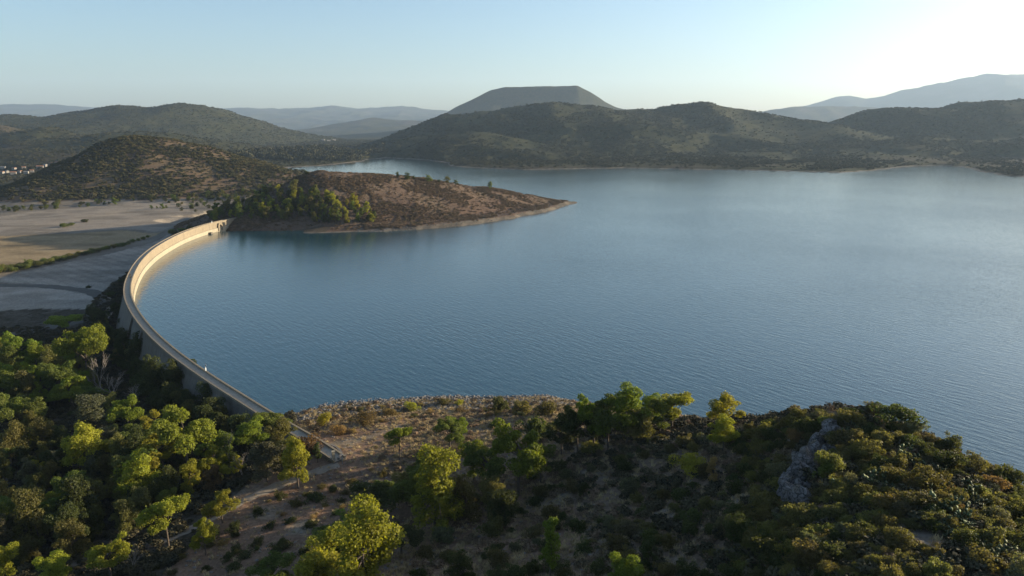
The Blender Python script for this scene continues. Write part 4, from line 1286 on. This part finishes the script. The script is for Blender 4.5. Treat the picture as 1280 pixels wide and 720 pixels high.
# limestone outcrop on the knoll
p0 = hit(1005, 615)
ro = empty('rock_outcrop', p0, 0, label='pale limestone outcrop on the left shoulder of the knoll', category='rock')
RK = [rock_mesh('rock', 400 + i, M_ROCK, 4, .10, (1, .7, 1.15), 6) for i in range(7)]
for i, (px, py) in enumerate(SPINE):
    for k in range(3):
        q = hit(px + k * 9 - 4 + RND.uniform(-3, 3), py + RND.uniform(-4, 4) + k * 2)
        s = (1.75, 1.3, .95)[k] * RND.uniform(.6, 1.25)
        o = put('rock', RND.choice(RK), ro)
        o.location = q - p0 + Vector((0, 0, s * (.55 if k == 0 else .2)))
        o.scale = (s, s, s * RND.uniform(.8, 1.4))
        o.rotation_euler = (RND.uniform(-.5, .5), RND.uniform(-.5, .5), RND.uniform(0, 6))
for i, (px, py, s) in enumerate([(940, 604, 1.3), (930, 612, 1.0), (1100, 585, 1.3), (1192, 694, .8), (1150, 682, .7)]):
    q = hit(px, py)
    o = put('boulder', RK[i], None, category='rock',
            label=['grey boulder among the bushes left of the outcrop', 'smaller grey boulder left of the other one by the outcrop', 'low grey rock between bushes near the top of the knoll',
                   'small rock lying on the lower part of the bare strip', 'small rock lying at the upper end of the bare strip'][i])
    o.location = q + Vector((0, 0, s * .1))
    o.scale = (s, s, s)
# ------------------------------------------------------------------ the dam
DL = np.r_[0, np.cumsum(np.linalg.norm(np.diff(DAM, axis=0), axis=1))]
DTOT = DL[-1]
def dam_at(s):
    x, y = np.interp(s, DL, DAM[:, 0]), np.interp(s, DL, DAM[:, 1])
    x2, y2 = np.interp(min(s + 3, DTOT), DL, DAM[:, 0]), np.interp(min(s + 3, DTOT), DL, DAM[:, 1])
    x1, y1 = np.interp(max(s - 3, 0), DL, DAM[:, 0]), np.interp(max(s - 3, 0), DL, DAM[:, 1])
    tx, ty = x2 - x1, y2 - y1
    l = math.hypot(tx, ty)
    return x, y, ty / l, -tx / l                      # point and normal to the lake
def sweep(s0, s1, prof, step=4, dn=0.0):
    "closed profile (n, z) swept along the dam from s0 to s1"
    m = MB()
    k = max(2, int((s1 - s0) / step) + 1)
    n = len(prof)
    v = []
    for s in np.linspace(s0, s1, k):
        x, y, nx, ny = dam_at(s)
        v += [(x + nx * (a + dn * (1 if a > 0 else -1)), y + ny * (a + dn * (1 if a > 0 else -1)), z) for a, z in prof]
    f = [(i * n + j, i * n + (j + 1) % n, (i + 1) * n + (j + 1) % n, (i + 1) * n + j) for i in range(k - 1) for j in range(n)]
    f += [tuple(range(n))[::-1], tuple((k - 1) * n + j for j in range(n))]
    m.add(v, f)
    return m
def fixn(o):
    bm = bmesh.new()
    bm.from_mesh(o.data)
    bmesh.ops.recalc_face_normals(bm, faces=bm.faces)
    bm.to_mesh(o.data)
    bm.free()
    return o
dam = empty('dam', (0, 0, 0), 0, label='long curved concrete dam holding back the lake on the left', category='dam')
NB = 42
cuts = np.linspace(0, DTOT, NB + 1)
for i in range(NB):
    a, b = cuts[i] + .03, cuts[i + 1] - .03
    fixn(put('wall_block', sweep(a, b, [(-1.6, 7.98), (1.6, 7.98), (1.6, -10), (-8.8, -17), (-1.7, 5.8)], 4, RND.uniform(-.06, .06)).mesh('wall_block', M_CONC), dam))
    fixn(put('face_panel', sweep(a, b, [(1.67, 7.6), (1.80, 7.6), (1.82, 3.2), (1.67, 3.2)], 4, RND.uniform(-.01, .01)).mesh('face_panel', M_FACE), dam))
    fixn(put('footing_block', sweep(a, b, [(1.67, 3.19), (2.5, 3.0), (2.6, -10), (1.67, -10)], 4, RND.uniform(0, .04)).mesh('footing_block', M_PALE), dam))
    fixn(put('parapet', sweep(a, b, [(1.3, 8.03), (1.3, 8.6), (1.86, 8.6), (1.86, 7.62), (1.68, 7.62), (1.68, 8.03)], 4).mesh('parapet', M_FACE), dam))
    fixn(put('kerb', sweep(a, b, [(-1.8, 7.7), (-1.8, 8.4), (-1.4, 8.4), (-1.4, 8.03), (-1.68, 8.03), (-1.68, 7.7)], 4).mesh('kerb', M_FACE), dam))
    fixn(put('walkway_slab', sweep(a, b, [(-1.38, 7.99), (1.28, 7.99), (1.28, 8.06), (-1.38, 8.06)], 4, -.002).mesh('walkway_slab', M_CREST), dam))
def s_of(px, py, z=8):
    q = at(px, py, z)
    return float(DL[np.argmin(np.hypot(DAM[:, 0] - q[0], DAM[:, 1] - q[1]))])
# sloping ribs on the valley face
for px, py in ((172, 393), (184, 409)):
    s = s_of(px, py)
    x, y, nx, ny = dam_at(s)
    m = MB()
    yaw = math.atan2(ny, nx)
    c0, c1 = Vector((x - nx * 1.9, y - ny * 1.9, 6.6)), Vector((x - nx * 9.3, y - ny * 9.3, -16))
    tx, ty = -ny, nx
    v = []
    for c_ in (c0, c1):
        for a, b in ((-.6, 0), (.6, 0), (.6, 1), (-.6, 1)):
            v.append((c_.x + tx * a - nx * b * .7 + nx * .3, c_.y + ty * a - ny * b * .7 + ny * .3, c_.z))
    m.add(v, [(0, 1, 2, 3), (7, 6, 5, 4), (0, 4, 5, 1), (1, 5, 6, 2), (2, 6, 7, 3), (3, 7, 4, 0)])
    fixn(put('rib', m.mesh('rib', M_CONC), dam))
# arched intake niche near the far end: a projecting pier with an open arch
def arch(s, wd, hgt, z0, dep):
    x, y, nx, ny = dam_at(s)
    tx, ty = -ny, nx
    def P(a, n, z):
        return (x + tx * a + nx * n, y + ty * a + ny * n, z)
    W, R_ = wd / 2 + 1.4, wd / 2
    inn = [(-R_, z0)] + [(-R_ * math.cos(q), z0 + hgt - R_ + R_ * math.sin(q)) for q in np.linspace(0, math.pi, 13)] + [(R_, z0)]
    top = z0 + hgt + 1.2
    out = [(-W, z0)] + [(-W * 1.0 * (1 if i < 3 else math.cos(q)), top if i >= 3 and i <= 9 else z0 + hgt - R_ + R_ * math.sin(q)) for i, q in enumerate(np.linspace(0, math.pi, 13))] + [(W, z0)]
    out = [(max(-W, min(W, a if abs(a) > .01 else 0)), z) for a, z in out]
    n = len(inn)
    m = MB()
    v = []
    for dpt in (1.84, dep):
        v += [P(a, dpt, z) for a, z in inn] + [P(a, dpt, z) for a, z in out]
    f = []
    for i in range(n - 1):
        f.append((2 * n + i, 2 * n + i + 1, 3 * n + i + 1, 3 * n + i))          # face
        f.append((i, i + 1, 2 * n + i + 1, 2 * n + i))                          # soffit
        f.append((n + i + 1, n + i, 3 * n + i, 3 * n + i + 1))                  # outside
    m.add(v, f)
    return m
fixn(put('intake_arch', arch(s_of(272, 277.5), 4, 5.6, .2, 3.2).mesh('intake_arch', M_FACE), dam))
s = s_of(258, 281)
x, y, nx, ny = dam_at(s)
m = MB()
m.box((x + nx * 4.0, y + ny * 4.0, .3), (2.2, 3.2, 2.2), math.atan2(ny, nx))
put('outlet_block', m.mesh('outlet_block', M_CONC), dam)
# gate hoist standing on the crest
s = s_of(167, 347)
x, y, nx, ny = dam_at(s)
a = math.atan2(ny, nx)
gh = empty('gate_hoist', (x + nx * .5, y + ny * .5, 8.06), a, label='small brown gate hoist on the crest at the bend of the dam', category='hoist')
m = MB()
m.box((0, -.7, .9), (.5, .25, 1.8)); 
put('post', m.mesh('post', M_BARK), gh)
m = MB()
m.box((0, .7, .9), (.5, .25, 1.8))
put('post', m.mesh('post', M_BARK), gh)
m = MB()
m.box((0, 0, 1.95), (.7, 1.9, .3))
put('beam', m.mesh('beam', M_BARK), gh)
m = MB()
m.tube([(-.2, 0, 1.0), (.2, 0, 1.0)], .5, 12)
put('wheel', m.mesh('wheel', M_METAL), gh)
def s_post(px, py, label, tall=2.2):
    s = s_of(px, py)
    x, y, nx, ny = dam_at(s)
    o = empty('gauge_post', (x + nx * 1.55, y + ny * 1.55, 8.6), math.atan2(ny, nx), label=label, category='post')
    m = MB()
    m.tube([(0, 0, -.02), (0, 0, tall)], .07, 8)
    put('pole', m.mesh('pole', M_METAL), o)
    m = MB()
    m.box((0, 0, .55), (.34, .42, 1.05))
    put('cabinet', m.mesh('cabinet', M_WHITE), o)
    m = MB()
    m.box((.22, 0, tall - .25), (.06, .7, .5))
    put('panel', m.mesh('panel', M_METAL), o)
s_post(251, 467, 'white measuring post with a small panel on the near crest of the dam')
s_post(263, 279.5, 'tiny white post on the crest near the far end of the dam', 1.8)

# gate pillar, curved wall and pole at the near end
x, y, nx, ny = dam_at(3)
gp = at(417, 574, 8)
o = empty('gate_pillar', (gp[0], gp[1], drop(gp[0], gp[1])), .4, label='pale square pillar at the near end of the dam', category='pillar')
m = MB(); m.box((0, 0, 1.2), (.7, .7, 2.8))
put('shaft', m.mesh('shaft', M_PALE), o)
m = MB(); m.box((0, 0, 2.7), (.9, .9, .2))
put('cap', m.mesh('cap', M_PALE), o)
cw = smooth_path([at(px, py, 8.5)[:2] for px, py in ((403, 556), (412, 553), (421, 558), (427, 566), (423, 573))], 16)
o = empty('stone_wall', (cw[0][0], cw[0][1], 8), 0, label='low curved stone wall around the near end of the dam', category='wall')
for i in range(15):
    a, b = Vector((*cw[i], 0)), Vector((*cw[i + 1], 0))
    for lay in range(3):
        c_ = (a + b) / 2
        m = MB()
        m.box((0, 0, 0), ((b - a).length * .97, .5 + RND.uniform(-.06, .06), .40), math.atan2(b.y - a.y, b.x - a.x))
        q = put('stone', m.mesh('stone', M_STONE), o)
        q.location = (c_.x - cw[0][0], c_.y - cw[0][1], drop(c_.x, c_.y) - 8 + .1 + lay * .41)
p = hit(428, 580)
o = empty('utility_pole', p, 0, label='thin grey pole beside the track at the near end of the dam', category='pole')
m = MB(); m.tube([(0, 0, -.4), (0, 0, 2.6)], [.09, .07], 8)
put('pole', m.mesh('pole', M_METAL), o)
m = MB(); m.box((0, 0, 2.5), (.5, .12, .12))
put('crossbar', m.mesh('crossbar', M_METAL), o)

# paths laid on the ground
def strip(name, pts_px, wd, mat, label, lift=.12, z=None, n=90):
    pts = []
    for px, py in pts_px:
        q = hit(px, py)
        pts.append((q.x, q.y))
    P = smooth_path(pts, n)
    T = np.gradient(P, axis=0)
    T /= np.linalg.norm(T, axis=1, keepdims=True)
    W_ = np.c_[-T[:, 1], T[:, 0]]
    v, f = [], []
    K = 5
    for i in range(n):
        ww = wd * (1 + .12 * math.sin(i * 1.3) + .1 * math.sin(i * .37))
        for k in range(K):
            c_ = P[i] + W_[i] * ww * (k / (K - 1) - .5)
            zz = drop(c_[0], c_[1]) + lift - (.25 if k in (0, K - 1) else 0)
            v.append((c_[0], c_[1], zz))
    for i in range(n - 1):
        for k in range(K - 1):
            a = i * K + k
            f.append((a, a + 1, a + K + 1, a + K))
    me = bpy.data.meshes.new(name)
    me.from_pydata(v, [], f)
    me.polygons.foreach_set('use_smooth', [True] * len(f))
    me.materials.append(mat)
    o = put(name, me, kind='structure', label=label)
    bm = bmesh.new(); bm.from_mesh(me); bmesh.ops.recalc_face_normals(bm, faces=bm.faces)
    if sum(q.normal.z for q in bm.faces) < 0:
        bmesh.ops.reverse_faces(bm, faces=bm.faces)
    bm.to_mesh(me); bm.free()
strip('path', [(423, 580), (400, 588), (370, 598), (330, 614), (296, 630), (250, 655), (200, 676), (140, 690), (92, 704), (40, 722)], 4.2, M_PATH, 'pale dirt path running down from the dam end through the wood')
strip('path', [(1128, 671), (1150, 679), (1178, 692), (1204, 706), (1228, 724)], 2.6, M_PATH, 'bare stony strip running down the sunlit side of the knoll', .1)
strip('track', [(-30, 357), (30, 357), (60, 358), (105, 363), (122, 368), (128, 376), (122, 388), (104, 400), (60, 410), (0, 421), (-40, 428)], 9, M_TRACK, 'dark earth track curving round the stubble field', .25)
strip('road', [(133, 372), (138, 385), (128, 402), (116, 425)], 5, M_PATH, 'pale dirt track running along the foot of the dam', .25)

# far houses of the village on the plain
def house(px, py, w_, d_, h_, label, grp, red=True):
    p = hit(px, py)
    if p is None:
        return
    w_, d_, h_ = w_ * .75, d_ * .75, h_ * .8
    o = empty('house', p, RND.uniform(-.6, .6), label=label, category='house', group=grp)
    m = MB(); m.box((0, 0, h_ / 2 - .5), (w_, d_, h_ + 1))
    put('wall', m.mesh('wall', M_PLASTER), o)
    m = MB()
    a, b, e = w_ / 2 + .4, d_ / 2 + .4, h_ + .01
    m.add([(-a, -b, e), (a, -b, e), (a, b, e), (-a, b, e), (-a, 0, e + d_ * .28), (a, 0, e + d_ * .28)], [(0, 1, 5, 4), (2, 3, 4, 5), (0, 4, 3), (1, 2, 5), (3, 2, 1, 0)])
    put('roof', m.mesh('roof', M_TILE if red else M_PLASTER), o)
VILL = [(2, 217, 16, 9, 5), (9, 216, 11, 8, 5), (17, 218, 14, 9, 6), (25, 216, 10, 8, 5), (33, 217, 12, 8, 5), (40, 215, 10, 8, 5), (50, 210, 18, 9, 5), (57, 208, 12, 9, 5), (64, 206, 12, 8, 5), (72, 205, 22, 10, 5), (4, 211, 14, 8, 5), (18, 212, 12, 8, 5), (30, 211, 10, 8, 5)]
for i, (px, py, a, b, c_) in enumerate(VILL):
    house(px, py, a, b, c_, f'{ORD[sorted(v[0] for v in VILL).index(px)]} pale house from the left in the distant village', 'houses of the distant village', i % 3 != 1)
for i, px in enumerate((404, 411, 418)):
    house(px, 176 + i % 2, 22, 14, 7, f'{("left", "middle", "right")[i]} of three white farm buildings beyond the narrow end of the lake', 'farm buildings beyond the lake', False)
#@@HAZE
M_HAZE = bpy.data.materials.new('haze')
M_HAZE.use_nodes = True
t = M_HAZE.node_tree
t.nodes.remove(t.nodes['Principled BSDF'])
pv = t.nodes.new('ShaderNodeVolumePrincipled')
pv.inputs['Color'].default_value = (.56, .75, 1.0, 1)
pv.inputs['Density'].default_value = 3.6e-5
pv.inputs['Anisotropy'].default_value = .2
t.links.new(pv.outputs[0], t.nodes['Material Output'].inputs['Volume'])
hb = MB()
hb.box((0, 7900, 670), (40000, 24200, 1400))
put('haze', hb.mesh('haze', M_HAZE), kind='stuff', label='thin pale haze in the air over the lake and the hills')
